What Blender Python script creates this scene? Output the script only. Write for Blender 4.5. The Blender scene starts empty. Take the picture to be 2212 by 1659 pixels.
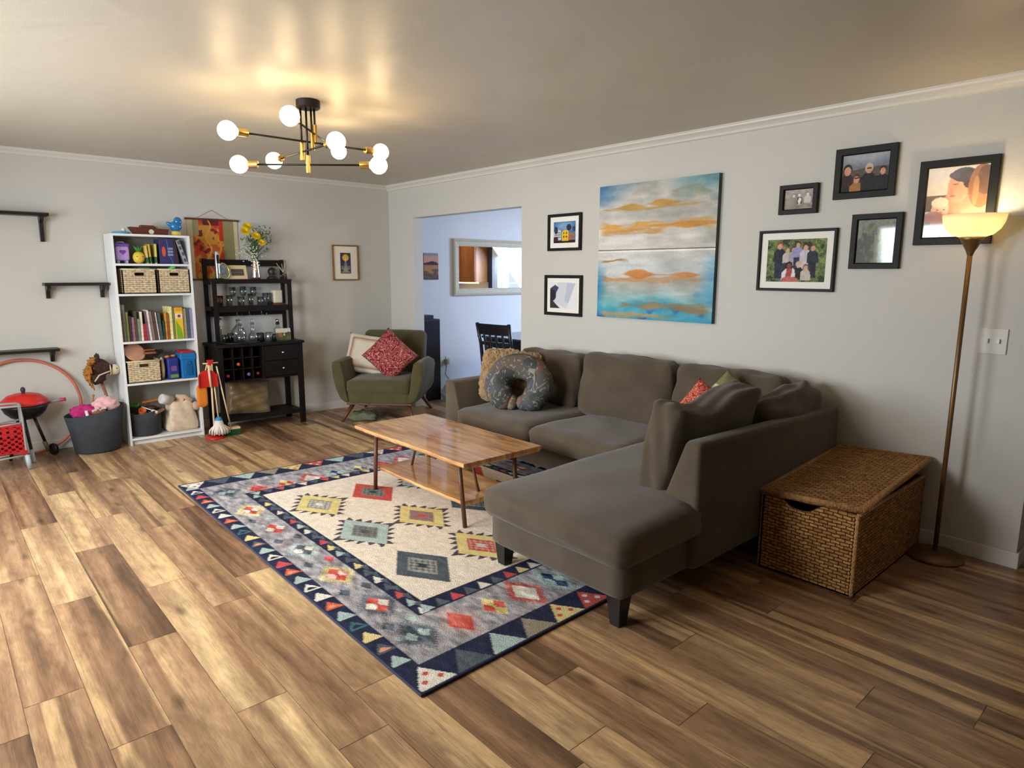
import bpy, math, random
import numpy as np
from mathutils import Matrix, Vector
random.seed(7)
PI = math.pi
S = bpy.context.scene
COL = S.collection

# ------------------------------------------------------------------ camera, world, light, exposure
cam_d = bpy.data.cameras.new('camera'); cam = bpy.data.objects.new('camera', cam_d); COL.objects.link(cam)
yaw, pitch, roll = 0.838744144, 0.168632145, 0.00337862
d_ = Vector((-math.sin(yaw)*math.cos(pitch), math.cos(yaw)*math.cos(pitch), -math.sin(pitch)))
r_ = Vector((math.cos(yaw), math.sin(yaw), 0)); u_ = r_.cross(d_)
r2 = r_*math.cos(roll)+u_*math.sin(roll); u2 = -r_*math.sin(roll)+u_*math.cos(roll)
cam.matrix_world = Matrix(((r2.x,u2.x,-d_.x,6.5866),(r2.y,u2.y,-d_.y,-4.04),(r2.z,u2.z,-d_.z,1.49156),(0,0,0,1)))
cam_d.sensor_width = 36; cam_d.lens = 36*1413.647/2212; cam_d.clip_start = .05
S.camera = cam
S.view_settings.view_transform = 'Standard'; S.view_settings.look = 'None'
S.view_settings.gamma = 1; S.view_settings.use_curve_mapping = False
S.view_settings.exposure = 0.2

w = bpy.data.worlds.new('sky'); S.world = w; w.use_nodes = True
bg = w.node_tree.nodes['Background']; bg.inputs[0].default_value = (.72,.85,1,1); bg.inputs[1].default_value = 1.1

def area(name, loc, rot, sx, sy, power, color, spread=PI):
    l = bpy.data.lights.new(name, 'AREA'); l.shape = 'RECTANGLE'; l.size = sx; l.size_y = sy
    l.energy = power; l.color = color; l.spread = spread
    o = bpy.data.objects.new(name, l); COL.objects.link(o); o.location = loc; o.rotation_euler = rot
    o['kind'] = 'helper'
    return o
# daylight entering at the windows of the living room (wall behind the camera's left) and of the dining room
DAY = (.93,.965,1)
area('daylight', (3.85,-5.30,1.5), (PI/2-.34,0,.30), 1.05, 1.2, 80, DAY, 2.75)
area('daylight', (2.05,-5.30,1.5), (PI/2-.34,0,-.25), 1.25, 1.2, 84, DAY, 2.75)
area('daylight', (1.75,3.74,1.55), (-PI/2+.75,0,0), .95, 1.2, 185, (.36,.58,1))
kl = bpy.data.lights.new('dining_warm_fill','POINT'); kl.energy = 34; kl.color = (1,.80,.50); kl.shadow_soft_size = .12  # unseen fill light without a fixture, added to warm the upper dining room wall
ko = bpy.data.objects.new('dining_warm_fill', kl); COL.objects.link(ko); ko.location = (2.6,2.2,2.3); ko['kind'] = 'helper'

# ------------------------------------------------------------------ colour + materials
def lin(c):
    c = np.asarray(c, float)/255.0
    return np.where(c <= .04045, c/12.92, ((c+.055)/1.055)**2.4)
def L4(c): a = lin(c); return (float(a[0]), float(a[1]), float(a[2]), 1)
MATS = {}
def mat(name, rgb=(200,200,200), rough=.6, metal=0, bump=0, bscale=60, var=0, vscale=8, trans=0, emit=0, ecol=None, sheen=0, ior=1.45, attr=False, coat=0, stretch=(1,1,1), spec=.5, alpha=1):
    if name in MATS: return MATS[name]
    m = bpy.data.materials.new(name); m.use_nodes = True; nt = m.node_tree; N = nt.nodes; K = nt.links
    b = N['Principled BSDF']; I = b.inputs
    I['Base Color'].default_value = L4(rgb); I['Roughness'].default_value = rough; I['Metallic'].default_value = metal
    I['IOR'].default_value = ior; I['Transmission Weight'].default_value = trans; I['Alpha'].default_value = alpha
    I['Sheen Weight'].default_value = sheen; I['Coat Weight'].default_value = coat; I['Coat Roughness'].default_value = .04
    I['Specular IOR Level'].default_value = spec
    if emit: I['Emission Color'].default_value = L4(ecol or rgb); I['Emission Strength'].default_value = emit
    src = None
    if attr:
        a = N.new('ShaderNodeAttribute'); a.attribute_name = 'Col'; K.new(a.outputs['Color'], I['Base Color'])
    if bump or var:
        tc = N.new('ShaderNodeTexCoord'); mp = N.new('ShaderNodeMapping'); mp.inputs['Scale'].default_value = stretch
        K.new(tc.outputs['Object'], mp.inputs['Vector'])
    if var:
        n = N.new('ShaderNodeTexNoise'); n.inputs['Scale'].default_value = vscale; n.inputs['Detail'].default_value = 4
        K.new(mp.outputs[0], n.inputs['Vector'])
        mr = N.new('ShaderNodeMapRange'); mr.inputs[1].default_value = .3; mr.inputs[2].default_value = .7
        mr.inputs[3].default_value = 1-var; mr.inputs[4].default_value = 1+var; K.new(n.outputs['Fac'], mr.inputs[0])
        mx = N.new('ShaderNodeVectorMath'); mx.operation = 'SCALE'
        if attr: K.new(a.outputs['Color'], mx.inputs[0])
        else: mx.inputs[0].default_value = L4(rgb)[:3]
        K.new(mr.outputs[0], mx.inputs['Scale']); K.new(mx.outputs[0], I['Base Color'])
    if bump:
        n2 = N.new('ShaderNodeTexNoise'); n2.inputs['Scale'].default_value = bscale; n2.inputs['Detail'].default_value = 3
        K.new(mp.outputs[0], n2.inputs['Vector'])
        bp = N.new('ShaderNodeBump'); bp.inputs['Strength'].default_value = bump; bp.inputs['Distance'].default_value = .01
        K.new(n2.outputs['Fac'], bp.inputs['Height']); K.new(bp.outputs[0], I['Normal'])
    MATS[name] = m; return m
def plain(rgb, rough=.55, **k): return mat('plain_%d_%d_%d_%d' % (*rgb, int(rough*100)), rgb, rough, **k)
def cloth(rgb, **k): return mat('cloth_%d_%d_%d' % tuple(rgb), rgb, .9, bump=.35, bscale=220, var=.12, vscale=30, spec=.2, **k)

M_wall = mat('wall_paint', (200,198,191), .55, bump=.12, bscale=140, spec=.35)
M_dwall = mat('dining_wall_paint', (212,210,208), .6, bump=.1, bscale=140, spec=.3)
M_trim = mat('trim_paint', (214,211,203), .4)
M_white = mat('white_board', (226,229,228), .35, var=.03, vscale=5)
M_espresso = mat('espresso_wood', (23,16,14), .5, var=.3, vscale=6, stretch=(8,1,1), spec=.3)
M_blackwood = mat('black_wood', (27,25,26), .4, var=.25, vscale=8)
M_sofa = mat('sofa_fabric', (85,74,61), .92, bump=.4, bscale=260, var=.14, vscale=7, sheen=.25, spec=.15)
M_green = mat('armchair_fabric', (84,78,50), .92, bump=.4, bscale=300, var=.12, vscale=9, sheen=.25, spec=.15)
M_brass = mat('brass', (212,176,104), .3, 1)
M_dkmetal = mat('dark_metal', (42,38,34), .4, .7)
M_bronze = mat('lamp_bronze', (128,100,64), .42, .6)
def thin_glass(name, tint, k=.16):
    m = bpy.data.materials.new(name); m.use_nodes = True; N = m.node_tree.nodes; K = m.node_tree.links; N.remove(N['Principled BSDF']); out = N['Material Output']
    t = N.new('ShaderNodeBsdfTransparent'); t.inputs[0].default_value = L4(tint); g = N.new('ShaderNodeBsdfGlossy'); g.inputs['Roughness'].default_value = .05
    lw = N.new('ShaderNodeLayerWeight'); lw.inputs[0].default_value = .35; ad = N.new('ShaderNodeMath'); ad.operation = 'MULTIPLY_ADD'; ad.inputs[1].default_value = .55; ad.inputs[2].default_value = k*.4
    K.new(lw.outputs['Facing'], ad.inputs[0]); x = N.new('ShaderNodeMixShader'); K.new(ad.outputs[0], x.inputs[0]); K.new(t.outputs[0], x.inputs[1]); K.new(g.outputs[0], x.inputs[2]); K.new(x.outputs[0], out.inputs[0])
    MATS[name] = m; return m
M_silver = mat('silver_metal', (205,205,210), .18, 1)
M_walnut = mat('walnut_wood', (98,60,36), .4, var=.3, vscale=12, stretch=(1,1,.2))
M_felt = mat('charcoal_felt', (58,62,66), .95, bump=.5, bscale=200, var=.1, vscale=20)
M_attr = mat('painted_surface', attr=True, rough=.7, spec=.3)
M_photo = mat('glazed_photo', attr=True, rough=.5, coat=1.0)
M_canvas = mat('canvas_paint', attr=True, rough=.6, bump=.25, bscale=150, var=.06, vscale=60)
M_redpl = mat('red_plastic', (196,40,34), .35)
M_black = mat('black_plastic', (16,16,18), .4)

M_glass = thin_glass('clear_glass', (236,240,240))
M_amber = thin_glass('amber_glass', (214,184,160)); M_gglass = thin_glass('green_glass', (120,128,90)); M_smoke = thin_glass('smoke_glass', (190,184,170))
def nodes(name):
    m = bpy.data.materials.new(name); m.use_nodes = True; return m, m.node_tree.nodes, m.node_tree.links, m.node_tree.nodes['Principled BSDF']

def ceiling_mat():
    m, N, K, b = nodes('ceiling_paint')
    b.inputs['Base Color'].default_value = L4((197,190,174)); b.inputs['Roughness'].default_value = .42; b.inputs['Specular IOR Level'].default_value = .32
    tc = N.new('ShaderNodeTexCoord')
    n = N.new('ShaderNodeTexNoise'); n.inputs['Scale'].default_value = 2.6; n.inputs['Detail'].default_value = 2; n.inputs['Distortion'].default_value = .6
    n2 = N.new('ShaderNodeTexNoise'); n2.inputs['Scale'].default_value = 160
    K.new(tc.outputs['Object'], n.inputs['Vector']); K.new(tc.outputs['Object'], n2.inputs['Vector'])
    b1 = N.new('ShaderNodeBump'); b1.inputs['Strength'].default_value = .16; b1.inputs['Distance'].default_value = .05
    b2 = N.new('ShaderNodeBump'); b2.inputs['Strength'].default_value = .05; b2.inputs['Distance'].default_value = .01
    K.new(n.outputs['Fac'], b1.inputs['Height']); K.new(n2.outputs['Fac'], b2.inputs['Height'])
    K.new(b1.outputs[0], b2.inputs['Normal']); K.new(b2.outputs[0], b.inputs['Normal'])
    mr = N.new('ShaderNodeMapRange'); mr.inputs[3].default_value = .30; mr.inputs[4].default_value = .50
    K.new(n.outputs['Fac'], mr.inputs[0]); K.new(mr.outputs[0], b.inputs['Roughness'])
    return m
M_ceil = ceiling_mat()

def floor_mat():
    m, N, K, b = nodes('plank_floor')
    tc = N.new('ShaderNodeTexCoord'); at = N.new('ShaderNodeAttribute'); at.attribute_name = 'Rnd'
    add = N.new('ShaderNodeVectorMath'); add.operation = 'MULTIPLY_ADD'; add.inputs[1].default_value = (37,53,91)
    K.new(at.outputs['Color'], add.inputs[0]); K.new(tc.outputs['Object'], add.inputs[2])
    def noise(sc, scale, det=4, dist=0):
        mp = N.new('ShaderNodeMapping'); mp.inputs['Scale'].default_value = sc; K.new(add.outputs[0], mp.inputs['Vector'])
        n = N.new('ShaderNodeTexNoise'); n.inputs['Scale'].default_value = scale; n.inputs['Detail'].default_value = det; n.inputs['Distortion'].default_value = dist
        K.new(mp.outputs[0], n.inputs['Vector']); return n.outputs['Fac']
    streak = noise((.5,9,1), 1.3, 6, .5)
    ramp = N.new('ShaderNodeValToRGB'); e = ramp.color_ramp.elements
    cols = [(.24,(98,73,53)),(.38,(142,107,78)),(.50,(166,130,96)),(.60,(184,150,110)),(.72,(214,182,134))]
    e[0].position = cols[0][0]; e[0].color = L4(cols[0][1]); e[1].position = cols[-1][0]; e[1].color = L4(cols[-1][1])
    for p_, c_ in cols[1:-1]:
        q = e.new(p_); q.color = L4(c_)
    # plank tint shifts the ramp
    sp = N.new('ShaderNodeSeparateColor'); K.new(at.outputs['Color'], sp.inputs[0])
    sh = N.new('ShaderNodeMapRange'); sh.inputs[3].default_value = -.17; sh.inputs[4].default_value = .10; K.new(sp.outputs['Blue'], sh.inputs[0])
    ad = N.new('ShaderNodeMath'); K.new(streak, ad.inputs[0]); K.new(sh.outputs[0], ad.inputs[1]); K.new(ad.outputs[0], ramp.inputs[0])
    # blotches + fine grain
    bl = noise((2.2,7,1), 1.6, 8, 1.2); gr = noise((3,80,1), 2.2, 3); fl = noise((5,26,1), 2.4, 6, .8)
    def rng(src, a, c, lo, hi):
        r = N.new('ShaderNodeMapRange'); r.inputs[1].default_value = a; r.inputs[2].default_value = c; r.inputs[3].default_value = lo; r.inputs[4].default_value = hi
        K.new(src, r.inputs[0]); return r.outputs[0]
    mu = N.new('ShaderNodeMath'); mu.operation = 'MULTIPLY'; K.new(rng(bl,.3,.7,.76,1.2), mu.inputs[0]); mf = N.new('ShaderNodeMath'); mf.operation = 'MULTIPLY'; K.new(rng(gr,.3,.7,.92,1.07), mf.inputs[0]); K.new(rng(fl,.36,.64,.84,1.1), mf.inputs[1]); K.new(mf.outputs[0], mu.inputs[1])
    # knots
    kn = N.new('ShaderNodeTexVoronoi'); kn.inputs['Scale'].default_value = 1.0; mpk = N.new('ShaderNodeMapping'); mpk.inputs['Scale'].default_value = (2.2,6.0,1)
    K.new(add.outputs[0], mpk.inputs['Vector']); K.new(mpk.outputs[0], kn.inputs['Vector'])
    mu2 = N.new('ShaderNodeMath'); mu2.operation = 'MULTIPLY'; K.new(mu.outputs[0], mu2.inputs[0]); K.new(rng(kn.outputs['Distance'],.04,.17,.42,1), mu2.inputs[1])
    sap = noise((.22,6.5,1), 1.25, 3, .2); sm = N.new('ShaderNodeMixRGB'); sm.inputs[2].default_value = L4((222,184,132)); K.new(rng(sap,.57,.62,0,.6), sm.inputs[0]); K.new(ramp.outputs[0], sm.inputs[1])
    sc = N.new('ShaderNodeVectorMath'); sc.operation = 'SCALE'; K.new(sm.outputs[0], sc.inputs[0]); K.new(mu2.outputs[0], sc.inputs['Scale'])
    K.new(sc.outputs[0], b.inputs['Base Color'])
    b.inputs['Roughness'].default_value = .34; b.inputs['Specular IOR Level'].default_value = .45
    bp = N.new('ShaderNodeBump'); bp.inputs['Strength'].default_value = .25; bp.inputs['Distance'].default_value = .004
    K.new(gr, bp.inputs['Height']); K.new(bp.outputs[0], b.inputs['Normal'])
    return m
M_floor = floor_mat()

def slab_mat():
    m, N, K, b = nodes('live_edge_wood')
    tc = N.new('ShaderNodeTexCoord'); mp = N.new('ShaderNodeMapping'); mp.inputs['Scale'].default_value = (1,7,3); K.new(tc.outputs['Object'], mp.inputs[0])
    n = N.new('ShaderNodeTexNoise'); n.inputs['Scale'].default_value = 2.0; n.inputs['Detail'].default_value = 5; n.inputs['Distortion'].default_value = 1.2; K.new(mp.outputs[0], n.inputs[0])
    r = N.new('ShaderNodeValToRGB'); e = r.color_ramp.elements
    e[0].position = .32; e[0].color = L4((160,102,56)); e[1].position = .68; e[1].color = L4((226,180,116))
    q = e.new(.5); q.color = L4((204,150,92)); K.new(n.outputs['Fac'], r.inputs[0])
    v = N.new('ShaderNodeTexVoronoi'); v.inputs['Scale'].default_value = 1; mp2 = N.new('ShaderNodeMapping'); mp2.inputs['Scale'].default_value = (2.6,7,1); mp2.inputs['Location'].default_value = (.3,.2,0)
    n3 = N.new('ShaderNodeTexNoise'); n3.inputs['Scale'].default_value = 9; K.new(tc.outputs['Object'], n3.inputs[0])
    mx = N.new('ShaderNodeMixRGB'); mx.inputs[0].default_value = .12; K.new(tc.outputs['Object'], mx.inputs[1]); K.new(n3.outputs['Color'], mx.inputs[2])
    K.new(mx.outputs[0], mp2.inputs[0]); K.new(mp2.outputs[0], v.inputs[0])
    k = N.new('ShaderNodeMapRange'); k.inputs[1].default_value = .05; k.inputs[2].default_value = .2; k.inputs[3].default_value = .42; k.inputs[4].default_value = 1; K.new(v.outputs['Distance'], k.inputs[0])
    s = N.new('ShaderNodeVectorMath'); s.operation = 'SCALE'; K.new(r.outputs[0], s.inputs[0]); K.new(k.outputs[0], s.inputs['Scale'])
    K.new(s.outputs[0], b.inputs['Base Color']); b.inputs['Roughness'].default_value = .25; b.inputs['Coat Weight'].default_value = .8; b.inputs['Coat Roughness'].default_value = .06
    return m
M_slab = slab_mat()

def weave_mat(name, c1, c2, sx, sz, dist=.01, rough=.75, wob=.004, mort=.28):
    """woven strands: rows (z) offset like brickwork, horizontal axis = generated along whichever side the face lies on"""
    m, N, K, b = nodes(name)
    uv = N.new('ShaderNodeUVMap'); br = N.new('ShaderNodeTexBrick')
    wn = N.new('ShaderNodeTexNoise'); wn.inputs['Scale'].default_value = 30; wn.inputs['Detail'].default_value = 2; K.new(uv.outputs[0], wn.inputs[0])
    wa = N.new('ShaderNodeVectorMath'); wa.operation = 'MULTIPLY_ADD'; wa.inputs[1].default_value = (wob,wob,0); K.new(wn.outputs['Color'], wa.inputs[0]); K.new(uv.outputs[0], wa.inputs[2]); K.new(wa.outputs[0], br.inputs['Vector'])
    br.inputs['Scale'].default_value = 1; br.inputs['Brick Width'].default_value = sx; br.inputs['Row Height'].default_value = sz
    br.inputs['Mortar Size'].default_value = sz*.16; br.inputs['Mortar Smooth'].default_value = 1; br.inputs['Bias'].default_value = 0
    br.inputs['Color1'].default_value = L4(c1); br.inputs['Color2'].default_value = L4(c2)
    br.inputs['Mortar'].default_value = (*[x*mort for x in L4(c2)[:3]], 1)
    n = N.new('ShaderNodeTexNoise'); n.inputs['Scale'].default_value = 38; n.inputs['Detail'].default_value = 4; K.new(uv.outputs[0], n.inputs[0])
    r = N.new('ShaderNodeMapRange'); r.inputs[1].default_value = .3; r.inputs[2].default_value = .7; r.inputs[3].default_value = .65; r.inputs[4].default_value = 1.3; K.new(n.outputs['Fac'], r.inputs[0])
    s = N.new('ShaderNodeVectorMath'); s.operation = 'SCALE'; K.new(br.outputs['Color'], s.inputs[0]); K.new(r.outputs[0], s.inputs['Scale']); K.new(s.outputs[0], b.inputs['Base Color'])
    inv = N.new('ShaderNodeMath'); inv.operation = 'SUBTRACT'; inv.inputs[0].default_value = 1; K.new(br.outputs['Fac'], inv.inputs[1])
    ad = N.new('ShaderNodeMath'); ad.operation = 'MULTIPLY_ADD'; ad.inputs[1].default_value = .5; K.new(n.outputs['Fac'], ad.inputs[0]); K.new(inv.outputs[0], ad.inputs[2])
    bp = N.new('ShaderNodeBump'); bp.inputs['Strength'].default_value = 1; bp.inputs['Distance'].default_value = dist; K.new(ad.outputs[0], bp.inputs['Height']); K.new(bp.outputs[0], b.inputs['Normal'])
    b.inputs['Roughness'].default_value = rough; b.inputs['Specular IOR Level'].default_value = .3
    return m
M_seagrass = weave_mat('seagrass_weave', (196,142,80), (156,108,60), .042, .0165, .014, wob=.012)
M_ropew = weave_mat('cream_weave', (222,202,166), (206,186,148), .05, .016, .005, mort=.62)

def dots_mat(name, ca, cb, scale, thr):
    m, N, K, b = nodes(name)
    tc = N.new('ShaderNodeTexCoord'); n = N.new('ShaderNodeTexNoise'); n.inputs['Scale'].default_value = scale; n.inputs['Detail'].default_value = 0; n.inputs['Distortion'].default_value = 1.5
    K.new(tc.outputs['Object'], n.inputs[0])
    w_ = N.new('ShaderNodeMath'); w_.operation = 'MULTIPLY'; w_.inputs[1].default_value = 34; K.new(n.outputs['Fac'], w_.inputs[0])
    s_ = N.new('ShaderNodeMath'); s_.operation = 'SINE'; K.new(w_.outputs[0], s_.inputs[0])
    r = N.new('ShaderNodeValToRGB'); r.color_ramp.elements[0].position = thr; r.color_ramp.elements[0].color = L4(ca); r.color_ramp.elements[1].position = thr+.12; r.color_ramp.elements[1].color = L4(cb)
    K.new(s_.outputs[0], r.inputs[0]); K.new(r.outputs[0], b.inputs['Base Color']); b.inputs['Roughness'].default_value = .9; b.inputs['Specular IOR Level'].default_value = .15
    return m
M_redsq = dots_mat('red_squiggle_fabric', (128,40,46), (196,130,120), 14, .45)
M_redsq2 = dots_mat('coral_squiggle_fabric', (170,58,44), (220,150,130), 22, .45)

def leaf_mat():
    m, N, K, b = nodes('leaf_print_fabric')
    tc = N.new('ShaderNodeTexCoord')
    v = N.new('ShaderNodeTexVoronoi'); v.inputs['Scale'].default_value = 10
    n = N.new('ShaderNodeTexNoise'); n.inputs['Scale'].default_value = 12; n.inputs['Detail'].default_value = 3; n.inputs['Distortion'].default_value = 3
    K.new(tc.outputs['Object'], v.inputs[0]); K.new(tc.outputs['Object'], n.inputs[0])
    r1 = N.new('ShaderNodeValToRGB'); r1.color_ramp.interpolation = 'CONSTANT'; e = r1.color_ramp.elements
    e[0].color = L4((70,74,72)); e[1].position = .90; e[1].color = L4((116,90,78))
    for p_, c_ in ((.2,(92,88,84)),(.4,(66,76,70)),(.55,(98,86,78)),(.68,(80,82,88))):
        q = e.new(p_); q.color = L4(c_)
    sp = N.new('ShaderNodeSeparateColor'); K.new(v.outputs['Color'], sp.inputs[0]); K.new(sp.outputs['Red'], r1.inputs[0])
    r2_ = N.new('ShaderNodeValToRGB'); e = r2_.color_ramp.elements; e[0].position = .565; e[0].color = (0,0,0,1); e[1].position = .62; e[1].color = (1,1,1,1)
    K.new(n.outputs['Fac'], r2_.inputs[0])
    mx = N.new('ShaderNodeMixRGB'); K.new(r2_.outputs[0], mx.inputs[0]); K.new(r1.outputs[0], mx.inputs[1]); mx.inputs[2].default_value = L4((138,136,122))
    K.new(mx.outputs[0], b.inputs['Base Color']); b.inputs['Roughness'].default_value = .85; b.inputs['Specular IOR Level'].default_value = .2
    return m
M_leaf = leaf_mat()
M_fur = mat('tan_fur', (150,120,82), .95, bump=1, bscale=55, var=.25, vscale=22, sheen=.6, spec=.1)

def pane_mat():
    m, N, K, b = nodes('window_pane'); N.remove(b); out = N['Material Output']
    t = N.new('ShaderNodeBsdfTransparent'); g = N.new('ShaderNodeBsdfGlossy'); g.inputs['Roughness'].default_value = .02
    x = N.new('ShaderNodeMixShader'); x.inputs[0].default_value = .06; K.new(t.outputs[0], x.inputs[1]); K.new(g.outputs[0], x.inputs[2]); K.new(x.outputs[0], out.inputs[0]); return m
M_pane = pane_mat()
def bowl_mat():
    m, N, K, b = nodes('frosted_bowl'); out = N['Material Output']
    b.inputs['Base Color'].default_value = L4((252,246,226)); b.inputs['Roughness'].default_value = .35
    t = N.new('ShaderNodeBsdfTranslucent'); t.inputs[0].default_value = L4((255,248,226))
    x = N.new('ShaderNodeMixShader'); x.inputs[0].default_value = .6; K.new(b.outputs[0], x.inputs[1]); K.new(t.outputs[0], x.inputs[2]); K.new(x.outputs[0], out.inputs[0]); return m
M_bowl = bowl_mat()
M_bulb = mat('lit_bulb', (255,255,255), .3, emit=19, ecol=(255,218,160))
M_bulb2 = mat('lit_floor_bulb', (255,255,255), .3, emit=150, ecol=(255,226,176))

# ------------------------------------------------------------------ mesh builder
class MB:
    def __init__(s): s.v = []; s.f = []; s.uv = []
    def add(s, vs, fs, M=None):
        o = len(s.v)
        s.v += [tuple(M @ Vector(v)) if M is not None else tuple(v) for v in vs]
        s.f += [tuple(i+o for i in f) for f in fs]; return s
    def box(s, c, d, M=None):
        x, y, z = c; a, b, e = d[0]/2, d[1]/2, d[2]/2
        vs = [(x+i*a, y+j*b, z+k*e) for i in (-1,1) for j in (-1,1) for k in (-1,1)]
        return s.add(vs, [(0,1,3,2),(4,6,7,5),(0,4,5,1),(2,3,7,6),(0,2,6,4),(1,5,7,3)], M)
    def bb(s, x0, x1, y0, y1, z0, z1, M=None): return s.box(((x0+x1)/2,(y0+y1)/2,(z0+z1)/2), (abs(x1-x0),abs(y1-y0),abs(z1-z0)), M)
    def tube(s, pts, r, n=10, closed=False, cap=True, M=None):
        P_ = [Vector(p) for p in pts]; R = r if hasattr(r,'__len__') else [r]*len(P_); k = len(P_); vs = []; fs = []
        up = None
        for i, p in enumerate(P_):
            if closed: t = P_[(i+1)%k]-P_[i-1]
            else: t = P_[min(i+1,k-1)]-P_[max(i-1,0)]
            t.normalize()
            if up is None:
                up = Vector((0,0,1)) if abs(t.z) < .9 else Vector((1,0,0))
            a = t.cross(up).normalized(); b = a.cross(t).normalized(); up = b
            for j in range(n):
                q = 2*PI*j/n; vs.append(p+(a*math.cos(q)+b*math.sin(q))*R[i])
        m_ = k if closed else k-1
        for i in range(m_):
            for j in range(n):
                a0 = i*n+j; a1 = i*n+(j+1)%n; b0 = ((i+1)%k)*n+j; b1 = ((i+1)%k)*n+(j+1)%n
                fs.append((a0,a1,b1,b0))
        if cap and not closed: fs.append(tuple(range(n))[::-1]); fs.append(tuple((k-1)*n+j for j in range(n)))
        return s.add(vs, fs, M)
    def lathe(s, prof, c=(0,0,0), n=24, M=None, cap=True, a0=0, a1=2*PI):
        vs = []; fs = []; k = len(prof); full = abs(a1-a0-2*PI) < 1e-6; m_ = n if full else n+1
        for r, z in prof:
            for j in range(m_):
                q = a0+(a1-a0)*j/n; vs.append((c[0]+r*math.cos(q), c[1]+r*math.sin(q), c[2]+z))
        for i in range(k-1):
            for j in range(n):
                j2 = (j+1)%m_; fs.append((i*m_+j, i*m_+j2, (i+1)*m_+j2, (i+1)*m_+j))
        if cap and full: fs.append(tuple(range(m_))[::-1]); fs.append(tuple((k-1)*m_+j for j in range(m_)))
        return s.add(vs, fs, M)
    def sph(s, c, r, nu=20, nv=12, M=None):
        r = r if hasattr(r,'__len__') else (r,r,r)
        vs = [(c[0],c[1],c[2]-r[2])]; fs = []
        for i in range(1, nv):
            q = -PI/2+PI*i/nv
            for j in range(nu):
                a = 2*PI*j/nu; vs.append((c[0]+r[0]*math.cos(q)*math.cos(a), c[1]+r[1]*math.cos(q)*math.sin(a), c[2]+r[2]*math.sin(q)))
        vs.append((c[0],c[1],c[2]+r[2])); T = len(vs)-1
        for j in range(nu): fs.append((0, 1+(j+1)%nu, 1+j))
        for i in range(nv-2):
            for j in range(nu):
                a = 1+i*nu+j; b = 1+i*nu+(j+1)%nu; fs.append((a,b,b+nu,a+nu))
        for j in range(nu): fs.append((T, T-nu+j, T-nu+(j+1)%nu))
        return s.add(vs, fs, M)
    def prism(s, poly, h0, h1, axis='z', M=None):
        n = len(poly)
        def P3(a, b, h): return {'z':(a,b,h),'y':(a,h,b),'x':(h,a,b)}[axis]
        vs = [P3(a,b,h0) for a,b in poly]+[P3(a,b,h1) for a,b in poly]
        fs = [tuple(range(n))[::-1], tuple(range(n,2*n))]+[(i,(i+1)%n,n+(i+1)%n,n+i) for i in range(n)]
        return s.add(vs, fs, M)
    def soft(s, c, d, r=.04, puff=(0,0,0), seg=14, noise=0, seed=0, M=None, taper=0, sagk=0):
        """soft cushion: rounded box with puffed faces"""
        rs = np.random.RandomState(seed); ph = rs.rand(12)*6.28; h = [x/2 for x in d]
        idx = {}; vs = []; fs = []
        def vert(i, j, k):
            key = (i,j,k)
            if key in idx: return idx[key]
            q = [(-1+2*t/seg) for t in key]
            p = [math.copysign(abs(q[a])**.8, q[a])*h[a] if False else q[a]*h[a] for a in range(3)]
            inn = [max(-(h[a]-r), min(h[a]-r, p[a])) for a in range(3)]
            dv = Vector([p[a]-inn[a] for a in range(3)])
            if dv.length > 1e-9: dv = dv.normalized()*r
            P3 = [inn[a]+dv[a] for a in range(3)]
            u = [P3[a]/h[a] for a in range(3)]
            for a in range(3):
                b1, b2 = (a+1)%3, (a+2)%3
                P3[a] += u[a]*puff[a]*(1-min(1,abs(u[b1]))**2)*(1-min(1,abs(u[b2]))**2)
            if noise:
                P3[2] += noise*(math.sin(7*u[0]+ph[0]+2*math.sin(3*u[1]+ph[1]))+.6*math.sin(9*u[1]+4*u[0]+ph[2]))*max(0,u[2])
                P3[1] += noise*(math.sin(6*u[0]+5*u[2]+ph[3])+.5*math.sin(11*u[2]+3*u[0]+ph[4]))*abs(u[1])
                P3[0] += noise*(math.sin(6*u[1]+5*u[2]+ph[5]))*abs(u[0])
            if sagk: P3[2] -= sagk*math.exp(-((u[1]+.25)/.5)**2)*max(0,u[2])
            idx[key] = len(vs); vs.append((P3[0]+c[0], P3[1]+c[1], P3[2]+c[2])); return idx[key]
        for a in range(seg):
            for b in range(seg):
                for side in (0, seg):
                    for ax in range(3):
                        q = []
                        for (da, db) in ((0,0),(1,0),(1,1),(0,1)):
                            t = [0,0,0]; t[ax] = side; t[(ax+1)%3] = a+da; t[(ax+2)%3] = b+db; q.append(vert(*t))
                        fs.append(tuple(q) if side else tuple(q[::-1]))
        return s.add(vs, fs, M)
    def pillow(s, w_, h_, t, seg=22, M=None, pinch=.06, seed=0, wr=.004):
        """throw pillow in the xz plane, thickness along y"""
        rs = np.random.RandomState(seed); ph = rs.rand(6)*6.28; vs = []; fs = []; n = seg+1
        for sd in (-1,1):
            for i in range(n):
                for j in range(n):
                    u = -1+2*i/seg; v = -1+2*j/seg
                    e = (max(0,(1-u**4))*max(0,(1-v**4)))**.55
                    k = 1-pinch*(1-abs(u)**2)*abs(v)**3; k2 = 1-pinch*(1-abs(v)**2)*abs(u)**3
                    y = sd*(t/2*e+wr*e*math.sin(8*u+5*v+ph[0])+wr*e*math.sin(9*v-4*u+ph[1]))
                    vs.append((u*w_/2*k2, y, v*h_/2*k))
        for sd in range(2):
            o = sd*n*n
            for i in range(seg):
                for j in range(seg):
                    f = (o+i*n+j, o+(i+1)*n+j, o+(i+1)*n+j+1, o+i*n+j+1)
                    fs.append(f if sd == 0 else f[::-1])
        return s.add(vs, fs, M)
    def mesh(s, name, weld=False):
        me = bpy.data.meshes.new(name); me.from_pydata([tuple(v) for v in s.v], [], s.f); me.update()
        return me
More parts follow.
